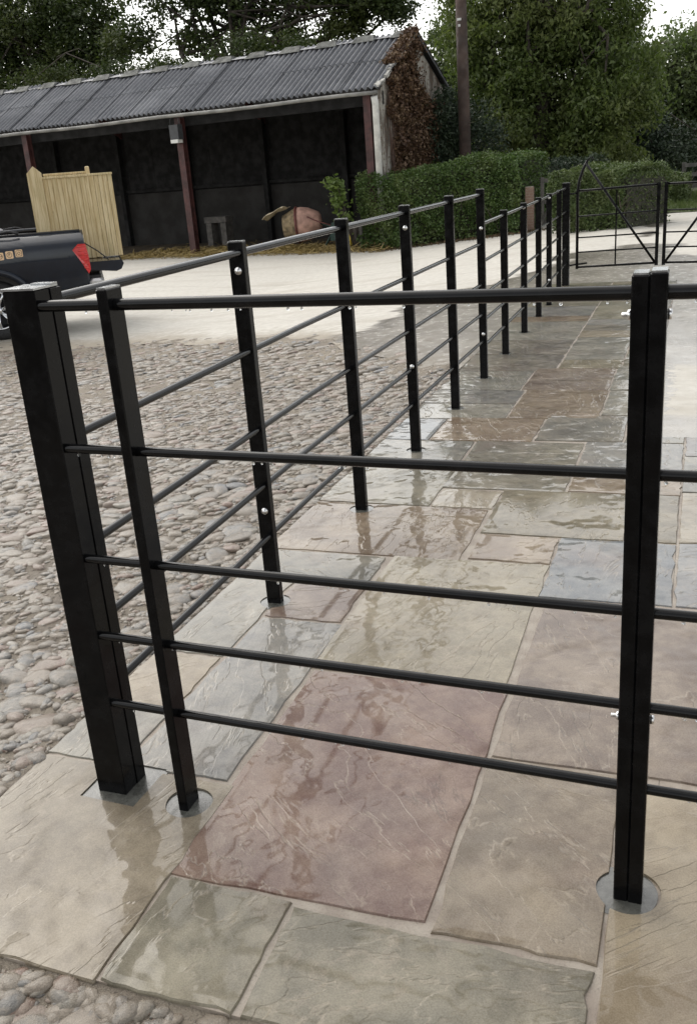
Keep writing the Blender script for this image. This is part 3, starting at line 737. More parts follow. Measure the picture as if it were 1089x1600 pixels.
def limbs(base, top, r, C, nl, seed, bow=.25):
    """trunk tube plus limbs reaching out to a sample of clump centres"""
    r_ = random.Random(seed); mb = MB(); base = Vector(base); top = Vector(top); H = top-base
    pts = [base+H*f+Vector((r_.uniform(-1,1),r_.uniform(-1,1),0))*r*.6*(f>0) for f in (0,.2,.4,.6,.8,1)]
    mb.tube(pts, [r*1.35,r,r*.88,r*.74,r*.55,r*.3], 10)
    lm = MB()
    for k in range(nl):
        c = Vector(C[r_.randrange(len(C))]); f = r_.uniform(.3, .95); s = base+H*f
        d = c-s; mid = s+d*.5+Vector((r_.uniform(-1,1),r_.uniform(-1,1),r_.uniform(-.3,1)))*d.length*bow
        q = [s, s.lerp(mid,.5)+Vector((0,0,.03)), mid, mid.lerp(c,.5), c]
        rr0 = r*r_.uniform(.22, .45)*(1.1-f*.5); lm.tube(q, [rr0, rr0*.8, rr0*.6, rr0*.4, rr0*.15], 6)
        for z in range(2):
            e = Vector(C[r_.randrange(len(C))]); dd = e-mid
            if dd.length > 2.2: e = mid+dd.normalized()*r_.uniform(1,2.2)
            lm.tube([mid, mid.lerp(e,.5)+Vector((r_.uniform(-.2,.2),0,r_.uniform(-.1,.25))), e], [rr0*.45, rr0*.28, rr0*.08], 5)
    return mb, lm
def tree(name, label, lobes, base, top, r, ncl, per, spread, size, mat, bark, nl, seed, droop=.1, aspect=.5, shell=.5, group='trees round the yard', cat='tree'):
    t = thing(name, label, cat, base, 0, group); inv = Matrix.Translation(-Vector(base))
    P, C = cloud(lobes, ncl, per, spread, shell)
    tm, lm = limbs(base, top, r, C, nl, seed)
    for nm, m in (('trunk', tm), ('limbs', lm)):
        o = part(nm, m, bark, t, True); o.data.transform(inv)
    me = leaf_mesh('crown', P, size, mat, droop, aspect); me.transform(inv); link('crown', me, t)
    return t
LF_A = leaf_mat('drooping_green_leaf', (.075,.110,.030), (.130,.165,.055), (.19,.21,.085), .36, .45, .45)
LF_O = leaf_mat('dark_oak_leaf', (.028,.046,.013), (.060,.082,.024), (.095,.11,.034), .25, .5, .5)
LF_B = leaf_mat('far_green_leaf', (.075,.110,.045), (.125,.16,.068), (.165,.19,.09), .34, .5, .35)
LF_D = leaf_mat('dark_evergreen_leaf', (.018,.032,.018), (.040,.060,.034), (.055,.075,.04), .1, .5, .8)
LF_H = leaf_mat('clipped_hedge_leaf', (.045,.085,.022), (.10,.15,.045), (.125,.155,.055), .2, .45, 1.4)
LF_H2 = leaf_mat('pale_hedge_leaf', (.055,.085,.028), (.105,.14,.05), (.13,.16,.065), .2, .5, 1.2)
LF_Y = leaf_mat('light_sapling_leaf', (.09,.14,.035), (.15,.20,.06), (.13,.18,.05), .3, .45, 1.5)

# right hand big tree with hanging foliage
tree('broadleaf_tree', 'biggest broadleaf tree, filling the top right with drooping green foliage behind the hedge',
     [(-3.1+ (i-2.0)*.98+ra.uniform(-.3,.3), 27+ra.uniform(-.5,.9), .9+j*1.25+ra.uniform(-.35,.35), ra.uniform(.75,1.25), .9, ra.uniform(.6,1.0), ra.uniform(.6,1.2)) for j in range(7) for i in range(5)]+[(-3.2,28.7,3.0,2.2,.7,2.6,5),(-1.6,28.6,2.6,1.2,.7,2.2,2)],
     (-3.1,27.6,-.3), (-3.1,27.6,8.5), .30, 1950, 66, .21, .15, LF_A, BARK, 26, 3, .9, .42, .55)
tree('broadleaf_tree', 'hazy lower tree at the right edge of the photo, seen over the field gates',
     [(-1.2,38,2.2,2.2,1.8,2.0,1),(.6,37.5,3.0,1.9,1.8,2.4,1.2),(2.6,38,3.4,2.1,1.8,2.3,1),(-1.5,38,3.6,1.0,1.2,1.2,.5),(-.2,38.5,1.2,3,1.8,1.2,.6)],
     (.8,38.2,-.2), (.8,38.2,5.4), .3, 1000, 52, .30, .17, LF_B, BARK2, 18, 4, .4, .5, .45)
tree('broadleaf_tree', 'shaded dark tree between the drooping tree and the hazy tree on the right',
     [(-1.3,31,1.6,1.5,1.3,1.5,1),(-.4,31,.9,1.6,1.3,1.0,.8),(.9,32,.9,1.6,1.2,1.0,.8),(-1.6,30.5,3.2,.9,1.2,1.5,.6)],
     (-1.0,31.2,-.2), (-1.0,31.2,3.6), .2, 650, 52, .24, .13, LF_D, BARK, 12, 6, .5, .45, .4)
tree('evergreen_bush', 'tall black green evergreen bush at the foot of the barn gable', [(-4.80,23.1,1.7,.40,.6,1.25,1),(-4.85,23.4,2.3,.3,.5,.7,.5),(-4.2,23.6,1.5,.7,.6,1.3,1),(-4.3,23.0,.5,.7,.7,.9,.8)],
     (-4.25,23.5,-.4), (-4.25,23.5,2.3), .10, 420, 50, .2, .10, LF_D, BARK, 10, 7, .6, .35, .4, None, 'bush')
# trees behind the barn
tree('oak_tree', 'leafy oak behind the left end of the barn roof',
     [(-25.5,36,8.3,2.6,2,1.8,1.4),(-23.2,36,8.0,1.9,1.8,1.6,1.1),(-28,36,7.6,2.2,2,2.0,1),(-24.4,36,6.2,2.0,1.4,.7,.55),(-27,36,5.9,1.6,1.4,.9,.5),(-22.0,36,6.6,.9,1,.5,.25)],
     (-25.8,36.4,-.6), (-25.4,36.4,9.2), .34, 820, 46, .26, .16, LF_O, BARK, 30, 8, .1, .6, .35)
tree('oak_tree', 'spreading oak with open bent boughs behind the middle of the barn roof',
     [(-17.6,34,8.2,2.3,1.8,1.3,1.0),(-15.0,34,8.0,2.2,1.8,1.3,1.2),(-12.3,34,7.6,2.0,1.6,1.0,1.1),(-10.2,34,7.2,1.5,1.3,.8,.8),(-9.2,34,6.6,.7,.9,.6,.3),(-19.8,34,6.6,1.2,1,.7,.35),(-13.6,34,6.0,1.2,1,.8,.45),(-11.0,34,6.2,.9,.9,.45,.25),(-16.9,34,6.3,1.0,.9,.4,.22)],
     (-16.2,34.4,-.6), (-15.4,34.4,8.8), .40, 820, 44, .25, .15, LF_O, BARK, 40, 9, .1, .6, .35)
tree('thicket', 'low green thicket showing just above the barn ridge', [(-17.2,31.5,5.0,1.2,.9,.7,.9),(-13.8,31,5.2,1.5,.9,.9,1.2),(-19.5,32,5.2,1.2,.9,.6,.7),(-11.6,31,5.1,1.0,.9,.7,.8),(-23,33,5.4,2,.9,.6,.7)],
     (-15.5,31.6,-.6), (-15.5,31.6,5), .16, 420, 44, .2, .12, LF_O, BARK, 10, 10, .2, .5, .3, None, 'bush')
tree('broadleaf_tree', 'bright leafy tree glimpsed between the barn gable and the telegraph pole', [(-7.0,33,4.6,1.2,1,1.2,1),(-6.6,33,3.0,1.5,1,1.4,1),(-6.2,33,5.8,.7,.8,.6,.3)],
     (-6.7,33.3,-.4), (-6.7,33.3,6), .16, 330, 46, .26, .15, LF_B, BARK2, 10, 12, .3, .5, .4)
# distant wood closing the view
P, C = cloud([(x, 52+2*math.sin(x), 2.2+.7*math.sin(x*1.7), 3.0, 2.0, 3.0, 1) for x in range(-40, 34, 4)], 2400, 26, .5, .5)
w = link('distant_wood', leaf_mesh('distant_wood', P, .34, LF_D, .3, .6), None, None, 'stuff'); tag(w, 'dark distant wood closing the view behind the trees', 'woodland')

# ------------------------------------------------------------------ hedges, verge, pole, pier, fence
HCORE = plain('twiggy_hedge_core', (.030,.030,.018), .95, .5, 14, .8, 40, .03)
def hedge(label, p0, p1, wd, h0, h1, n, mat, size=.055, seed=1, bare=0.0):
    """clipped hedge from p0 to p1 (ground line of its front face), thickness wd away from the camera"""
    rg = np.random.default_rng(seed); a = Vector((*p0,0)); b = Vector((*p1,0)); L = (b-a).length; u = (b-a).normalized(); v = Vector((-u.y,u.x,0))
    t = thing('hedge', label, 'hedge', (a.x, a.y, 0), 0, 'clipped hedges')
    inv = Matrix.Translation((-a.x,-a.y,0))
    # points on the shell
    s = rg.random(n); f = rg.random(n); face = rg.random(n)
    H = h0+(h1-h0)*s+.06*np.sin(s*L*2.1+seed)+.045*np.sin(s*L*5.3)+.02*np.sin(s*L*14)
    Z0 = np.array([gz(a.x+(b.x-a.x)*q) for q in s])
    top = face < .30; end = face > .84
    dep = np.where(top, f*wd, np.abs(rg.normal(0, .07, n))); 
    dome = .22*np.clip(1-dep/.35,0,1)**2*top+.22*np.clip((dep-wd+.35)/.35,0,1)**2*top
    zz = np.where(top, H-dome+np.abs(rg.normal(0,.05,n))-.04, Z0+(H-Z0)*f)
    ss = s*L
    lo = rg.random(n) < .5
    ss = np.where(end, np.where(lo, np.abs(rg.normal(0,.07,n)), L-np.abs(rg.normal(0,.07,n))), ss)
    dep = np.where(end, rg.random(n)*wd, dep)
    hh = np.where(lo, h0, h1); z0e = np.where(lo, gz(a.x), gz(b.x)); zz = np.where(end, z0e+(hh-z0e)*f, zz)
    bul = .14*np.sin(ss*1.9+seed)+.09*np.sin(ss*4.3+zz*5)+.05*np.sin(ss*11+zz*9)-.24
    rim = np.clip((zz-(H-.25))/.25, 0, 1)*np.where(top, 0, .10)
    dep = dep+np.where(top|end, 0, bul+rim*1.0)
    # thinner at the foot
    keep = rg.random(n) < np.clip((zz-Z0)/.35+.30, 0, 1)
    P = np.stack([a.x+u.x*ss+v.x*dep, a.y+u.y*ss+v.y*dep, zz], 1)[keep]
    me = leaf_mesh('foliage', P, size, mat, -.1, .6, rg); me.transform(inv); link('foliage', me, t)
    mb = MB(); m = 14; V = []; F = []
    for i in range(m+1):
        q = i/m; x = L*(.02+.96*q); g = gz(a.x+u.x*x)-.05; hh_ = h0+(h1-h0)*q-.13
        for d, z in ((.17,g),(.15,hh_-.1),(.28,hh_),(wd-.25,hh_),(wd-.12,hh_-.1),(wd-.12,g)):
            V.append(a+u*x+v*d+Vector((0,0,z)))
    for i in range(m):
        for k in range(5): F.append((i*6+k,(i+1)*6+k,(i+1)*6+k+1,i*6+k+1))
    F += [tuple(range(6)), tuple(range(m*6+5, m*6-1, -1))]
    mb.add(V, F); o = part('woody_core', mb, HCORE, t); o.data.transform(inv)
    # bare twigs
    mb = MB(); r_ = random.Random(seed)
    for k in range(int(90*L/3)):
        x = r_.uniform(0, L); g = gz(a.x+u.x*x); z = g+r_.uniform(0,.5); p = a+u*x+v*r_.uniform(-.02,.15)+Vector((0,0,z))
        e = p+u*r_.uniform(-.3,.3)+v*r_.uniform(-.12,.1)+Vector((0,0,r_.uniform(.1,.5)))
        mb.tube([p, p.lerp(e,.5)+v*r_.uniform(-.06,.03), e], [.010,.007,.004], 4)
    o = part('twigs', mb, BARK2, t); o.data.transform(inv)
    return t
hedge('long clipped green hedge in front of the barn gable', (-6.15,20.1), (-2.22,19.30), 1.6, 1.20, 1.40, 34000, LF_H, .062, 2)
hedge('paler clipped hedge with a rounded end just behind the field gate', (-1.22,17.45), (-.02,16.7), 1.5, 1.08, .95, 20000, LF_H2, .055, 5)
hedge('low light green hedge at the bend of the lane beyond the field gate', (-1.2,22.5), (1.0,22.4), 1.2, .84, .72, 14000, LF_H2, .065, 6)
hedge('dark hedge behind the brick pier and the little dark gate', (-3.4,22.0), (-1.0,21.2), 1.0, 1.25, 1.15, 12000, LF_D, .065, 9)
# sapling at the hedge end
sp = thing('sapling', 'pale leafed sapling leaning out at the barn end of the long hedge', 'sapling', (-6.3,20.0,-.45))
P, C = cloud([(-6.5,19.75,.75,.22,.2,.36,1),(-6.35,19.75,.3,.2,.2,.4,.5),(-6.6,19.7,1.1,.14,.13,.14,.5)], 40, 10, .08, .3)
me = leaf_mesh('leaves', P, .12, LF_Y, .1, .55); me.transform(Matrix.Translation((6.3,-20,.45))); link('leaves', me, sp)
mb = MB(); 
for k in range(9): mb.tube([Vector((-6.25+rb.uniform(-.05,.05),20.0,-.45)), Vector(C[k*4])*.6+Vector((-6.28,20,-.2))*.4, Vector(C[k*4])], [.016,.011,.005], 5)
mb2 = part('stems', mb, BARK2, sp, True); mb2.data.transform(Matrix.Translation((6.3,-20,.45)))
# telegraph pole
tp = thing('telegraph_pole', 'tall dark brown wooden telegraph pole behind the hedge', 'pole', (-4.20,22.6,-.4))
mb = MB(); mb.tube([(0,0,0),(.005,0,3.5),(.0,0,8.5)], [.150,.138,.11], 18); part('shaft', mb, plain('creosoted_pole', (.062,.042,.034), .8, .35, 3, .5, 25, .01), tp, True)
part('number_plate', MB().box((-.02,-.140,4.85),(.10,.008,.05)).box((-.02,-.140,4.72),(.05,.008,.05)), plain('white_plate', (.6,.6,.58), .4, .05), tp)
mb = MB()
for z in (2.6,3.4,4.0): mb.tube([(.13,-.03,z),(.20,-.05,z)], .012, 6)
part('step_bolt', mb, BARK2, tp)
# brick pier beside a little dark gate, seen through the far railing
def brick_mat():
    t = NT('old_orange_brick'); r = t.n('NewGeometry').outputs['Random Per Island']; P = t.geo()
    c = t.ramp(r, [(0,(.28,.16,.11)),(.3,(.36,.23,.17)),(.6,(.25,.16,.12)),(.8,(.45,.35,.28)),(1,(.33,.19,.13))])
    n = t.noise(P, 30, 4); t.p(Base_Color=t.mix(t.math('MULTIPLY', t.rng(n,.5,.7), .5), c, (.38,.33,.28)), Roughness=.85); return t.m
BRK = brick_mat()
bp = thing('brick_pier', 'narrow old brick pier in the gap between the two hedges', 'pier', (-2.12,19.45,-.17))
part('mortar_core', MB().box((0,0,.62),(.21,.21,1.24)), MORTAR, bp)
bmesh_b = MB().box((0,0,0),(.218,.105,.066)).mesh('brick', BRK); bmesh_h = MB().box((0,0,0),(.105,.105,.066)).mesh('brick', BRK)
for k in range(16):
    for s in (-1, 1):
        o = link('brick', bmesh_b, bp, (rb.uniform(-.003,.003) if k%2==0 else s*.0565, s*.0565 if k%2==0 else rb.uniform(-.003,.003), .04+k*.0765))
        o.rotation_euler = (0,0,0 if k%2==0 else PI/2)
bp.scale = (.74,.74,.74)
GTIM = plain('grey_weathered_timber', (.085,.080,.072), .85, .3, 6, .3, 30)
gg = thing('garden_gate', 'small dark timber gate with diagonal bars beside the brick pier', 'gate', (-1.52,19.6,-.14))
for x in (-.36,.36): part('stile', MB().box((x,0,.55),(.07,.05,1.0)), GTIM, gg)
for z in (.15,.55,.98): part('rail', MB().box((0,.03,z),(.68,.035,.08)), GTIM, gg)
for a, b in (((-.33,.2),(0,.92)),((.33,.2),(0,.92))): part('brace', MB().tube([(a[0],-.02,a[1]),(b[0],-.02,b[1])], .025, 4), GTIM, gg)
# post and rail fence on the verge
wf = thing('timber_fence', 'grey timber post and rail fence on the grass bank at the far right', 'fence', (0,24.6,0))
for k in range(7): part('post', MB().box((.85+k*.95,0,.42),(.10,.09,1.0)), GTIM, wf)
for z in (.36,.62,.84):
    for k in range(3): part('rail', MB().box((1.80+k*1.9,-.065,z+rb.uniform(-.01,.01)),(1.88,.035,.09)), GTIM, wf)
# grass verge
bank = sheet('grass_bank', ease(-.6, 15, 40), [20.3+.0,20.8,21.4,22.2,23.5,25,28], lambda x,y: .012+.16*min(1,(y-20.3)/3.0)+.02*math.sin(x*3)+.008*math.sin(x*11), plain('grassy_earth', (.07,.085,.03), .9, .4, 3, .6, 30, .02), lambda x,y: x > -.6+(y<20.8)*.6)
gv = []; n = 26000
X = RNG.uniform(-.5, 9, n); Y = RNG.uniform(20.35, 25, n)
Z = .012+.16*np.minimum(1,(Y-20.3)/3.0)+.02*np.sin(X*3)
hgt = RNG.uniform(.04,.12,n); a = RNG.uniform(0,6.28,n); lx = RNG.normal(0,.03,n); ly = RNG.normal(0,.03,n)
V = np.stack([np.stack([X-.008*np.cos(a),Y-.008*np.sin(a),Z],1),np.stack([X+.008*np.cos(a),Y+.008*np.sin(a),Z],1),np.stack([X+lx,Y+ly,Z+hgt],1)],1).reshape(-1,3)
GRASS = leaf_mat('verge_grass', (.055,.085,.020), (.10,.14,.04), (.12,.15,.05), .2, .6, 1.0)
gr = link('grass', fast_mesh('grass', V, np.arange(3*n).reshape(-1,3), GRASS), None, None, 'stuff'); tag(gr, 'short green grass on the bank under the timber fence', 'grass')

# ------------------------------------------------------------------ dead creeper on the gable
def roof_h(d): return EZ+(RZ-EZ)*d/AD if d < AD else RZ-(RZ-EZ)*(d-AD)/(BD-AD)
LF_C = leaf_mat('dead_brown_creeper', (.060,.032,.020), (.125,.070,.040), (.24,.165,.10), .1, .6, 4.5)
cr = thing('dead_creeper', 'mass of dead rust brown creeper covering the barn gable', 'creeper', B(0,0,GB))
n = 21000; D = RNG.uniform(.30, 3.1, n); Zc = RNG.uniform(.2, 1, n)
hc = np.array([roof_h(d) for d in D]); zc = GB+(hc-.02-GB)*Zc
edge = .50+.12*np.sin(zc*4)+.10*np.sin(zc*9+1)-.12*(zc < 1.2); edge2 = 2.30+.14*np.sin(zc*5)+.95*np.clip((3.1-zc)/.6,0,1)-.20*np.clip((zc-2.2),0,1)
k = (D > edge) & (D < edge2)
top = RNG.random(n) < .10
off = np.abs(RNG.normal(0, .10, n))*(1+.5*np.sin(D*9+zc*7))+.01
P = np.array([B(-o, d, z)[:] for o, d, z in zip(off[k], D[k], zc[k])])
n2 = 1700; d2 = RNG.uniform(.75, AD+.05, n2); t2 = RNG.normal(.02, .10, n2)
P2 = np.array([B(t, d, roof_h(d)+.10+abs(RNG.normal(0,.05)))[:] for t, d in zip(t2, d2)])
P = np.concatenate([P, P2]); inv = Matrix.Translation(-B(0,0,GB))
me = leaf_mesh('dead_leaves', P, .075, LF_C, .5, .7); me.transform(inv); link('dead_leaves', me, cr)
mb = MB()
for q in range(70):
    d = rb.uniform(.5, 2.0); z0 = GB+rb.uniform(0,.4); p = [B(-.02,d,z0)]; 
    for s in range(5): d += rb.uniform(-.16,.16); d = min(max(d,.4),2.1); p.append(B(-.03-rb.random()*.06, d, min(z0+.62*(s+1), roof_h(d)-.05)))
    mb.tube(p, [.014,.012,.010,.008,.006,.004], 4)
o = part('stems', mb, plain('creeper_stem', (.10,.06,.045), .9), cr, True); o.data.transform(inv)

# ------------------------------------------------------------------ things in the barn
def G(px_t, d): return B(px_t, d, GB)
STRAW = leaf_mat('scattered_straw', (.26,.185,.070), (.42,.32,.14), (.17,.12,.05), .1, .7, 1.2)
n = 14000; T = RNG.uniform(-.3, 7.8, n); Dd = RNG.normal(.35, .5, n)+.12*np.sin(T*2.3)+.06*np.sin(T*9); Dd = np.clip(Dd, -.7, 2.4)
clump = np.sin(T*3.1)+np.sin(T*7+Dd*5)
hz = np.abs(RNG.normal(0,.035,n))*(1+.8*(clump>.5))
ang = RNG.uniform(0,6.28,n); ln = RNG.uniform(.06,.2,n)
base = np.array([B(t,d,GB+.012)[:] for t, d in zip(T, Dd)]); base[:,2] += hz
dx = np.stack([np.cos(ang)*ln, np.sin(ang)*ln, RNG.normal(0,.25,n)*ln], 1); wv = np.stack([-np.sin(ang)*.006, np.cos(ang)*.006, np.full(n,.004)], 1)
V = np.stack([base-wv, base+wv, base+dx+wv, base+dx-wv], 1).reshape(-1,3)
st = link('straw', fast_mesh('straw', V, np.arange(4*n).reshape(-1,4), STRAW), None, None, 'stuff'); tag(st, 'loose golden straw strewn along the open front of the barn', 'straw')
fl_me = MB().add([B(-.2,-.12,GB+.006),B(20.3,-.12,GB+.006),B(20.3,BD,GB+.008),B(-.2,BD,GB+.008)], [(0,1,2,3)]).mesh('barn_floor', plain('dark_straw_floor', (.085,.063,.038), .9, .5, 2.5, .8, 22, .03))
link('barn_floor', fl_me, None, None, 'structure')
# heaped debris at the foot of the front line
# cement mixer lying in the straw
mx = thing('cement_mixer', 'cement mixer with a dusty pink drum lying tilted in the straw', 'cement mixer', B(2.75,.75,GB))
inv = Matrix.Translation(-B(2.75,.75,GB))
ax = (DH*1.0-DN*.42+Vector((0,0,-.05))).normalized()      # mouth towards the left and the viewer
q = ax.to_track_quat('Z','Y').to_matrix().to_4x4(); MX = Matrix.Translation(B(2.62,.75,GB+.60)) @ q
DRUM = plain('dusty_pink_drum', (.50,.30,.235), .7, .3, 5, .3, 30); RIM = plain('rusty_red_ring', (.12,.035,.028), .6, .3, 12); INS = plain('caked_drum_inside', (.20,.15,.085), .85, .5, 8, .8, 25, .02)
def mpart(nm, mb, mat, sm=False, par=None):
    o = part(nm, mb, mat, par or mx, sm); o.data.transform(inv); return o
mpart('drum', MB().lathe([(0,-.46),(.20,-.45),(.27,-.40),(.385,-.16),(.42,.02),(.42,.13),(.415,.13)], MX, 28), DRUM, True)
mpart('ring', MB().lathe([(.40,.11),(.445,.12),(.445,.17),(.40,.18)], MX, 28), RIM, True)
mpart('drum_cone', MB().lathe([(.415,.17),(.27,.50),(.255,.50),(.385,.18),(.37,.0),(.2,-.35),(0,-.36)], MX, 28), INS, True)
mb = MB()
for k in range(3):
    g = 2*PI*k/3+.4; mb.tube([MX @ Vector((.34*math.cos(g),.34*math.sin(g),.05)), MX @ Vector((.16*math.cos(g+.4),.16*math.sin(g+.4),.22)), MX @ Vector((.27*math.cos(g+.2),.27*math.sin(g+.2),.46))], .018, 6)
mpart('mixing_paddle', mb, RIM, True)
GRN = plain('dark_green_paint', (.012,.040,.030), .5, .3, 8)
mb = MB()
mb.tube([B(2.15,.75,GB+.62),B(1.75,.7,GB+.50),B(1.25,.65,GB+.30)], .03, 8); mb.tube([B(1.9,.4,GB+.02),B(1.7,.75,GB+.55),B(1.9,1.1,GB+.02)], .025, 8); mb.tube([B(1.05,.4,GB+.02),B(1.2,.75,GB+.5),B(1.05,1.1,GB+.02)], .025, 8); mb.tube([B(2.9,.45,GB+.03),B(1.0,.45,GB+.03)], .022, 8)
mpart('stand', mb, GRN, True)
mpart('motor_box', MB().prism([B(1.20,.5,GB+.2),B(1.75,.5,GB+.2),B(1.70,.5,GB+.62),B(1.30,.5,GB+.70)], (0,0,0), DN*.4), GRN)
mpart('handle', MB().tube([B(2.25,.30,GB+.80),B(1.95,.28,GB+.68),B(1.6,.28,GB+.58)], .016, 6), RIM, True)
fp = thing('paper_sack', 'crumpled cream paper sack draped over the mixer mouth', 'sack', B(3.25,.4,GB+.8))
mb = MB(); nx, ny = 9, 6; V = []
for i in range(nx+1):
    for j in range(ny+1):
        u_, v_ = i/nx, j/ny
        z = 1.03-.10*u_-.16*u_*u_+.02*math.sin(u_*9+v_*4)+.02*math.sin(v_*8)
        V.append(B(2.92+.62*u_, .28+.42*v_+.03*math.sin(u_*7), GB+z))
W_ = ny+1; F = [(i*W_+j,(i+1)*W_+j,(i+1)*W_+j+1,i*W_+j+1) for i in range(nx) for j in range(ny)]
mb.add(V, F); me = mb.mesh('sheet_of_paper', plain('cream_paper', (.55,.47,.33), .7, .15, 6), True, False); me.transform(Matrix.Translation(-B(3.25,.4,GB+.8))); o = link('sack_body', me, fp)
sm_ = o.modifiers.new('thickness', 'SOLIDIFY'); sm_.thickness = .012
# concrete bench in the shade, yellow tub, stump
cb = thing('block_bench', 'pale concrete block bench in the shade against the barn back wall', 'bench', B(6.75,3.0,GB))
CBM = plain('grey_block', (.11,.10,.09), .85, .3, 6, .4, 30)
for nm, c, d in (('slab_top',(.0,.0,.72),(.75,.4,.16)),('block_leg',(-.25,0,.32),(.18,.36,.62)),('block_leg',(.25,0,.32),(.18,.36,.62))): part(nm, MB().box(c,d), CBM, cb)
cb.rotation_euler = (0,0,-BA)
yt = thing('feed_bag', 'small upright yellow feed bag by the barn post at the end of the hedge', 'bag', (-6.62,20.35,-.45))
part('bag_body', MB().prism([(-.11,-.06,0),(.11,-.06,0),(.12,.06,0),(-.10,.06,0)], (0,0,0), (.02,0,.40)), plain('yellow_plastic_bag', (.62,.46,.045), .45, .15, 9), yt)
part('printed_panel', MB().box((.012,-.064,.16),(.12,.006,.13)), plain('cream_label', (.6,.55,.4), .5, .15, 20), yt)
stp = thing('timber_stump', 'short dark timber stump between the yellow bag and the hedge', 'stump', (-6.32,20.30,-.45))
part('stump_body', MB().tube([(0,0,-.05),(.01,0,.5)], [.11,.095], 10), BARK, stp)
sk = thing('timber_stake', 'thin grey stake standing against the end of the long hedge', 'stake', (-6.12,20.02,-.45))
part('stake_body', MB().tube([(0,0,-.1),(-.02,0,.66)], .045, 8), GTIM, sk)

n = 5200; f = RNG.random(n); X = -8.2+6.2*f+RNG.normal(0,.25,n); Y = np.where(X < -6.1, 20.3+(X+6.1)*-.14, 20.0-(X+6.1)*.195)-np.abs(RNG.normal(0,.28,n))+.22
P = np.stack([X, Y, np.array([gz(a) for a in X])+.014+np.abs(RNG.normal(0,.012,n))], 1)
LIT = leaf_mat('leaf_litter', (.06,.040,.022), (.16,.11,.06), (.05,.045,.03), .05, .8, 3)
lt = link('leaf_litter', leaf_mesh('leaf_litter', P, .055, LIT, .0, .7), None, None, 'stuff'); tag(lt, 'brown leaf litter along the foot of the long hedge', 'leaf litter')

# ------------------------------------------------------------------ pickup truck
TP = Vector((-7.34, 8.67, -.45)); vd = Vector((TP.x-CAM.x+1.0, TP.y-CAM.y+.8, 0)).normalized()
TU = Vector((vd.y, -vd.x, 0)); TV = vd                     # u: rearward (right in the photo), v: away from the viewer
TRZ = math.atan2(TU.y, TU.x)
tr = thing('pickup_truck', 'dark blue black pickup truck at the left edge with its tailgate lowered', 'pickup truck', TP, TRZ)
def paint():
    t = NT('dark_navy_car_paint'); P = t.obj(); n = t.noise(P, 4, 4)
    t.p(Base_Color=t.mix(t.rng(n,.3,.7), (.003,.006,.013), (.005,.010,.020)), Roughness=t.rng(t.noise(P, 9, 4), .3, .7, .4, .5), Specular_IOR_Level=.15, Coat_Weight=.75, Coat_Roughness=t.rng(n,.3,.7,.02,.06)); return t.m
PAINT = paint(); BLK = plain('black_moulded_plastic', (.012,.012,.013), .5, .2, 20); TYRE = plain('tyre_rubber', (.016,.016,.017), .75, .3, 30, .3, 80, .003)
CHR = plain('chrome', (.72,.73,.74), .14, .05, metal=1.0); GLASS = NT('dark_car_glass'); GLASS.p(Base_Color=(.012,.014,.016,1), Roughness=.05, Coat_Weight=1.0); GLASS = GLASS.m
WR, AR, AZC = .39, .50, .40
def side_panel(y0, sgn):
    """bed side: columns along u, rows by z; sgn=+1 near side (faces -v)"""
    us = [-1.05+i*.05 for i in range(46)]; us = [u for u in us if u <= 1.22]+[1.235]
    rows = 12; V = []
    for u in us:
        zt = 1.315+.012*math.sin((u+1)*1.2)
        zb = .50 if u < 0 else .50+.11*max(0,(u-.55)/.68)
        if abs(u) < AR: zb = max(zb, AZC+math.sqrt(AR*AR-u*u))
        if zb > zt-.05: zb = zt-.05
        for r in range(rows+1):
            f = r/rows; z = zt+(zb-zt)*f**1.15
            if z > 1.15: yo = .020+.24*((z-1.15)/.165)**1.3
            elif z > .98: yo = .020-.015*(1.15-z)/.17
            else: yo = .005+.10*((.98-z)/.5)**1.7
            if u > 1.0: yo += .35*((u-1.0)**2)
            V.append((u, y0+sgn*yo, z))
    F = []; n = rows+1
    for i in range(len(us)-1):
        for r in range(rows): F.append((i*n+r, (i+1)*n+r, (i+1)*n+r+1, i*n+r+1))
    return MB().add(V, F)
def tpart(nm, mb, mat, sm=False, par=None): return part(nm, mb, mat, par or tr, sm)
WID = 1.85
for y0, s in ((0, 1), (WID, -1)):
    o = tpart('bed_side', side_panel(y0, s), PAINT, True); md = o.modifiers.new('t', 'SOLIDIFY'); md.thickness = .03; md.offset = -1 if s > 0 else 1
    ar = MB(); ar.tube([(AR*1.0*math.cos(g), y0+s*.012, AZC+AR*1.0*math.sin(g)) for g in [PI*(-.05)+PI*1.1*k/24 for k in range(25)]], .042, 8); tpart('wheel_arch_trim', ar, PAINT, True)
    tpart('bed_rail', MB().tube([(-1.0,y0+s*.27,1.315),(.2,y0+s*.27,1.322),(1.2,y0+s*.27,1.315)], .016, 8), BLK, True)
tpart('bed_floor', MB().box((.1,WID/2,.83),(2.3,1.6,.05)), BLK); tpart('inner_arch', MB().box((0,WID/2,.66),(1.02,1.5,.28)), BLK)
tpart('bed_front', MB().box((-1.02,WID/2,1.0),(.05,1.6,.62)), PAINT)
tpart('rear_sill', MB().box((1.20,WID/2,.70),(.06,1.66,.22)), PAINT)
tg = tpart('tailgate', MB().prism([(1.24,.14,.80),(1.60,.14,.755),(1.67,.14,.78),(1.71,.14,.85),(1.67,.14,.90),(1.24,.14,.905)], (0,0,0), (0,1.57,0)), PAINT)
tpart('tailgate_handle', MB().box((1.45,WID/2,.80),(.10,.22,.03)), BLK, False, tg)
for s in (.16, 1.69): tpart('tailgate_stay', MB().tube([(1.20,s,1.18),(1.40,s,1.03),(1.52,s,.91)], .008, 5), BLK, True)
tl = plain('red_lamp_lens', (.52,.012,.016), .18, .3, 12, Coat_Weight=1.0)
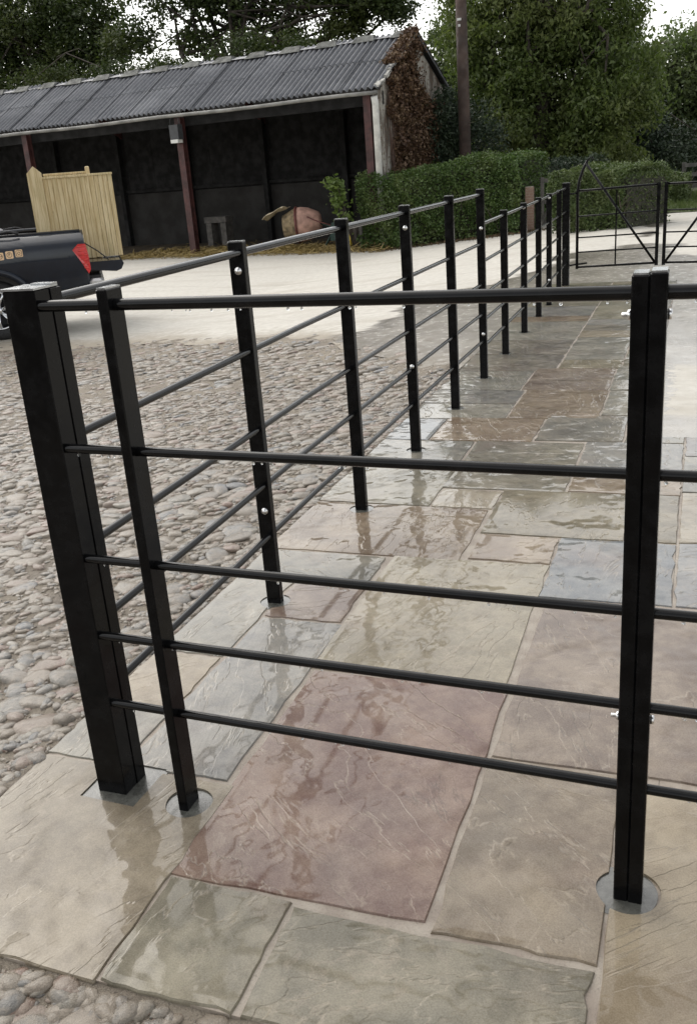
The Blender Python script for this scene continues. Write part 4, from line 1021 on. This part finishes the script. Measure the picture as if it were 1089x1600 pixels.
for y0, s in ((0, 1), (WID, -1)):
    poly = [(1.07,1.085),(1.15,1.155),(1.245,1.15),(1.265,1.0),(1.268,.82),(1.235,.765),(1.155,.93)]
    mb = MB().prism([(u, y0+s*(.003+.35*max(0,u-1.0)**2), z) for u, z in poly], (0,-.012*s,0), (0,.12*s,0)); L_ = tpart('tail_light', mb, tl)
    mb = MB()
    for k in range(6): mb.tube([(1.13+.012*k,y0-s*.006+s*.35*max(0,.13+.012*k)**2-.004*s,1.12-.055*k),(1.25,y0+s*.015,1.12-.055*k)], .009, 5)
    tpart('lens_rib', mb, plain('bright_red_rib', (.62,.05,.04), .2, .2, 20), True, L_)
bmp = tpart('rear_bumper', MB().cbox((1.32,WID/2,.60),(.20,1.75,.18),.03), plain('silver_bumper', (.50,.50,.50), .3, .1, 5, metal=.5)); tpart('bumper_step', MB().cbox((1.30,WID/2,.71),(.17,1.5,.05),.01), BLK, False, bmp)
# wheels
def wheel(u, v, s):
    Mw = Matrix.Translation((u, v, WR)) @ Matrix.Rotation(PI/2*s, 4, 'X')       # local z points outward from the truck
    ty = tpart('tyre', MB().lathe([(.245,.02),(.255,.035),(.33,.045),(.365,.025),(.388,-.01),(.39,-.10),(.388,-.19),(.36,-.235),(.26,-.24),(.245,-.22)], Mw, 40), TYRE, True)
    rm = tpart('rim', MB().lathe([(.25,.03),(.243,.035),(.235,.0),(.22,-.06),(.19,-.10),(0,-.10)], Mw, 36), BLK, True)
    mb = MB()
    for k in range(6):
        for dd in (-.16,.16):
            g = 2*PI*k/6+.3; a, b = g+dd*.35, g+dd*1.25
            mb.tube([Mw @ Vector((.05*math.cos(a),.05*math.sin(a),.0)), Mw @ Vector((.15*math.cos((a+b)/2),.15*math.sin((a+b)/2),.012)), Mw @ Vector((.236*math.cos(b),.236*math.sin(b),.022))], [.022,.017,.019], 6)
    mb.lathe([(.246,.036),(.238,.040),(.228,.02)], Mw, 36); mb.lathe([(0,.025),(.045,.022),(.055,-.02)], Mw, 16)
    tpart('spokes', mb, CHR, True, rm)
for u in (0, -3.15):
    wheel(u, .20-.06, 1); wheel(u, WID-.14, -1)
# cab, bonnet and front end (beyond the left edge of the frame)
def slab_side(poly, y0, y1, nm, mat, par=None): return tpart(nm, MB().prism([(u, y0, z) for u, z in poly], (0,0,0), (0,y1-y0,0)), mat, False, par)
low = [(-1.07,.50),(-1.07,1.20),(-2.72,1.20),(-4.0,1.10),(-4.12,.9),(-4.12,.45),(-3.70,.45)]+[(-3.15-AR*math.cos(g), AZC+AR*math.sin(g)) for g in [PI*k/12 for k in range(13)]]+[(-2.6,.40),(-1.2,.40)]
slab_side(low, .02, WID-.02, 'cab_body', PAINT)
slab_side([(-1.10,1.20),(-1.22,1.72),(-1.45,1.80),(-2.2,1.80),(-2.95,1.20)], .16, WID-.16, 'cab_roof', PAINT)
for y in (.150, WID-.162): slab_side([(-1.22,1.22),(-1.30,1.66),(-1.48,1.72),(-1.85,1.72),(-1.85,1.22)], y, y+.012, 'side_window', GLASS); slab_side([(-1.93,1.22),(-1.93,1.72),(-2.18,1.72),(-2.72,1.22)], y, y+.012, 'side_window', GLASS)
for y in (.012, WID-.02):
    slab_side([(-1.16,.52),(-1.16,1.19),(-1.86,1.19),(-1.86,.46)], y, y+.010, 'rear_door', PAINT); slab_side([(-1.90,.46),(-1.90,1.19),(-2.62,1.19),(-2.62,.9),(-2.45,.46)], y, y+.010, 'front_door', PAINT)
tpart('headlight', MB().box((-4.09,.28,.92),(.1,.36,.16)), CHR); tpart('headlight', MB().box((-4.09,WID-.28,.92),(.1,.36,.16)), CHR)
tpart('front_bumper', MB().cbox((-4.12,WID/2,.56),(.18,1.8,.24),.04), BLK)
SILV = plain('bright_chrome_bar', (.62,.63,.64), .25, .05, 5, Coat_Weight=.6)  # chrome's bright reflection put into a pale non-metal colour
for y in (.22, WID-.22):   # bright styling bar running down from the cab roof onto the bed rail
    tpart('styling_bar', MB().tube([(-1.25,y,1.74),(-.70,y,1.68),(-.25,y,1.50),(.12,y,1.335)], [.036,.042,.042,.036], 10), SILV, True)
    tpart('styling_bar_foot', MB().tube([(.08,y,1.35),(.30,y,1.375),(.42,y,1.34)], .018, 6), BLK, True)
# stickers on the bed side
STK = plain('peach_sticker', (.80,.56,.34), .4, .05); INK = plain('sticker_ink', (.03,.022,.015), .5, .1)
def yo_at(z): return .020-.015*(1.15-z)/.17 if z > .98 else .005
def glyph(txt, size):
    cu = bpy.data.curves.new('glyph', 'FONT'); cu.body = txt; cu.size = size; cu.align_x = 'CENTER'; cu.align_y = 'CENTER'; cu.extrude = .0008
    ob = bpy.data.objects.new('glyph', cu); COL.objects.link(ob); dg = bpy.context.evaluated_depsgraph_get(); dg.update()
    me = bpy.data.meshes.new_from_object(ob.evaluated_get(dg)); bpy.data.objects.remove(ob); me.materials.clear(); me.materials.append(INK); return me
for k, (u, txt) in enumerate(((.03,'f'),(.155,'G+'),(.275,'P'),(.395,'cam'))):
    z = 1.075+.010*k; y = yo_at(z)-.004; R_ = Matrix.Translation((u, y, z)) @ Matrix.Rotation(PI/2, 4, 'X')
    mb = MB(); n = 6; ring = []
    for cx_, cy_, a0 in ((.033,.033,0),(-.033,.033,PI/2),(-.033,-.033,PI),(.033,-.033,3*PI/2)):
        for q_ in range(n): ring.append((cx_+.014*math.cos(a0+q_*PI/2/(n-1)), cy_+.014*math.sin(a0+q_*PI/2/(n-1))))
    mb.prism([R_ @ Vector((a, b, .0)) for a, b in ring], (0,0,0), (0,-.002,0)); stk = tpart('sticker', mb, STK)
    if txt == 'cam':
        mb = MB(); 
        mb.tube([R_ @ Vector((a*.72,b*.72,.003)) for a, b in ring], .003, 4, False, True); mb.tube([R_ @ Vector((.016*math.cos(g*.393),.016*math.sin(g*.393),.003)) for g in range(16)], .003, 4, False, True); mb.box((0,0,0),(.006,.001,.006), 0, R_ @ Matrix.Translation((.021,.021,.003)))
        tpart('symbol', mb, INK, False, stk)
    else:
        me = glyph(txt, .085 if txt == 'f' else .05); me.transform(R_ @ Matrix.Translation((0,0,.003))); link('symbol', me, stk)
        if txt != 'f':
            mb = MB(); mb.tube([R_ @ Vector((.031*math.cos(g*.314),.031*math.sin(g*.314),.003)) for g in range(20)], .0028, 4, False, True); tpart('symbol_ring', mb, INK, False, stk)

# wooden gates standing in the truck bed
def wood_mat():
    t = NT('fresh_treated_softwood'); O = t.obj(); r = t.n('ObjectInfo').outputs['Random']
    off = t.n('CombineXYZ'); t.l(t.math('MULTIPLY', r, 31), off.inputs[0]); V = t.vmath('ADD', O, off.outputs[0])
    g = t.noise(t.vmath('MULTIPLY', V, (1,1,.06)), 42, 4, .6, .8); n = t.noise(V, 3, 3)
    c = t.mix(t.rng(g, .35, .65), (.44,.335,.17), (.66,.55,.34)); c = t.mix(t.math('MULTIPLY', r, .35), c, (.52,.40,.20))
    kn = t.n('TexVoronoi'); t.l(t.vmath('MULTIPLY', V, (1,1,.5)), kn.inputs['Vector']); kn.inputs['Scale'].default_value = 5
    c = t.mix(t.rng(kn.outputs['Distance'], .04, .08, .6, 0), c, (.22,.13,.055)); c = t.mix(t.math('MULTIPLY', t.rng(n,.5,.7), .3), c, (.33,.29,.14))
    t.p(Base_Color=c, Roughness=.65, Normal=t.bump(g, .3, .003)); return t.m
WOOD = wood_mat()
def wooden_gate(label, u0, v0, w, z0, h, nb, front):
    org = TP+TU*u0+TV*v0; g = thing('wooden_gate', label, 'gate', (org.x, org.y, TP.z+z0), TRZ, 'wooden gates in the truck')
    pitch = w/nb; bm_ = MB().cbox((0,0,h/2), (pitch-.003,.020,h-.02), .005).mesh('board', WOOD)
    for k in range(nb):
        o = link('board', bm_, g, ((k+.5)*pitch, (.006 if k%2 else 0), rb.uniform(-.003,.003)))
    part('cap_rail', MB().cbox((w/2,0,h+.004), (w+.02,.05,.028), .004), WOOD, g)
    part('bottom_rail', MB().cbox((w/2,.045,.10), (w,.05,.12), .006), WOOD, g); part('middle_rail', MB().cbox((w/2,.045,h-.16), (w,.05,.12), .006), WOOD, g)
    return g
wg = wooden_gate('pale new boarded wooden gate with a pointed post standing in the truck bed', .82, .80, .92, .905, 1.10, 15, True)
mb = MB(); mb.prism([(-.19,-.06,-.02),(.0,-.06,-.02),(.0,-.06,1.17),(-.095,-.06,1.26),(-.19,-.06,1.17)], (0,0,0), (0,.13,0)); part('post', mb, WOOD, wg)
wg2 = wooden_gate('second new wooden gate half hidden behind the boarded one in the truck bed', .84, 1.05, .56, .905, 1.14, 9, False)
part('finial_post', MB().cbox((.59,.0,.60),(.06,.05,1.24),.012), WOOD, wg2)
# rain drops hanging under the nearest rails
mb = MB(); rd = random.Random(4)
for h in HTS:
    for k in range(34):
        x = rd.uniform(.10, 1.9); r = rd.uniform(.0016,.0034); c = (x, fy(x)+rd.uniform(-.003,.003), h-.0118-(.0014 if h > 1 else 0)-r*.3)
        V = [(c[0],c[1],c[2]+r)]+[(c[0]+r*math.cos(a)*.9,c[1]+r*math.sin(a)*.9,c[2]+dz) for dz in (r*.35,-r*.6) for a in [PI*q/3 for q in range(6)]]+[(c[0],c[1],c[2]-r*1.25)]
        F = [(0,1+q,1+(q+1)%6) for q in range(6)]+[(1+q,7+q,7+(q+1)%6,1+(q+1)%6) for q in range(6)]+[(13,7+(q+1)%6,7+q) for q in range(6)]
        mb.add(V, F)
WAT = NT('rain_water'); WAT.p(Base_Color=(.9,.93,.95,1), Roughness=.03, Transmission_Weight=1.0, IOR=1.33)
o = part('rain_drops', mb, WAT.m, front, True, 'stuff')
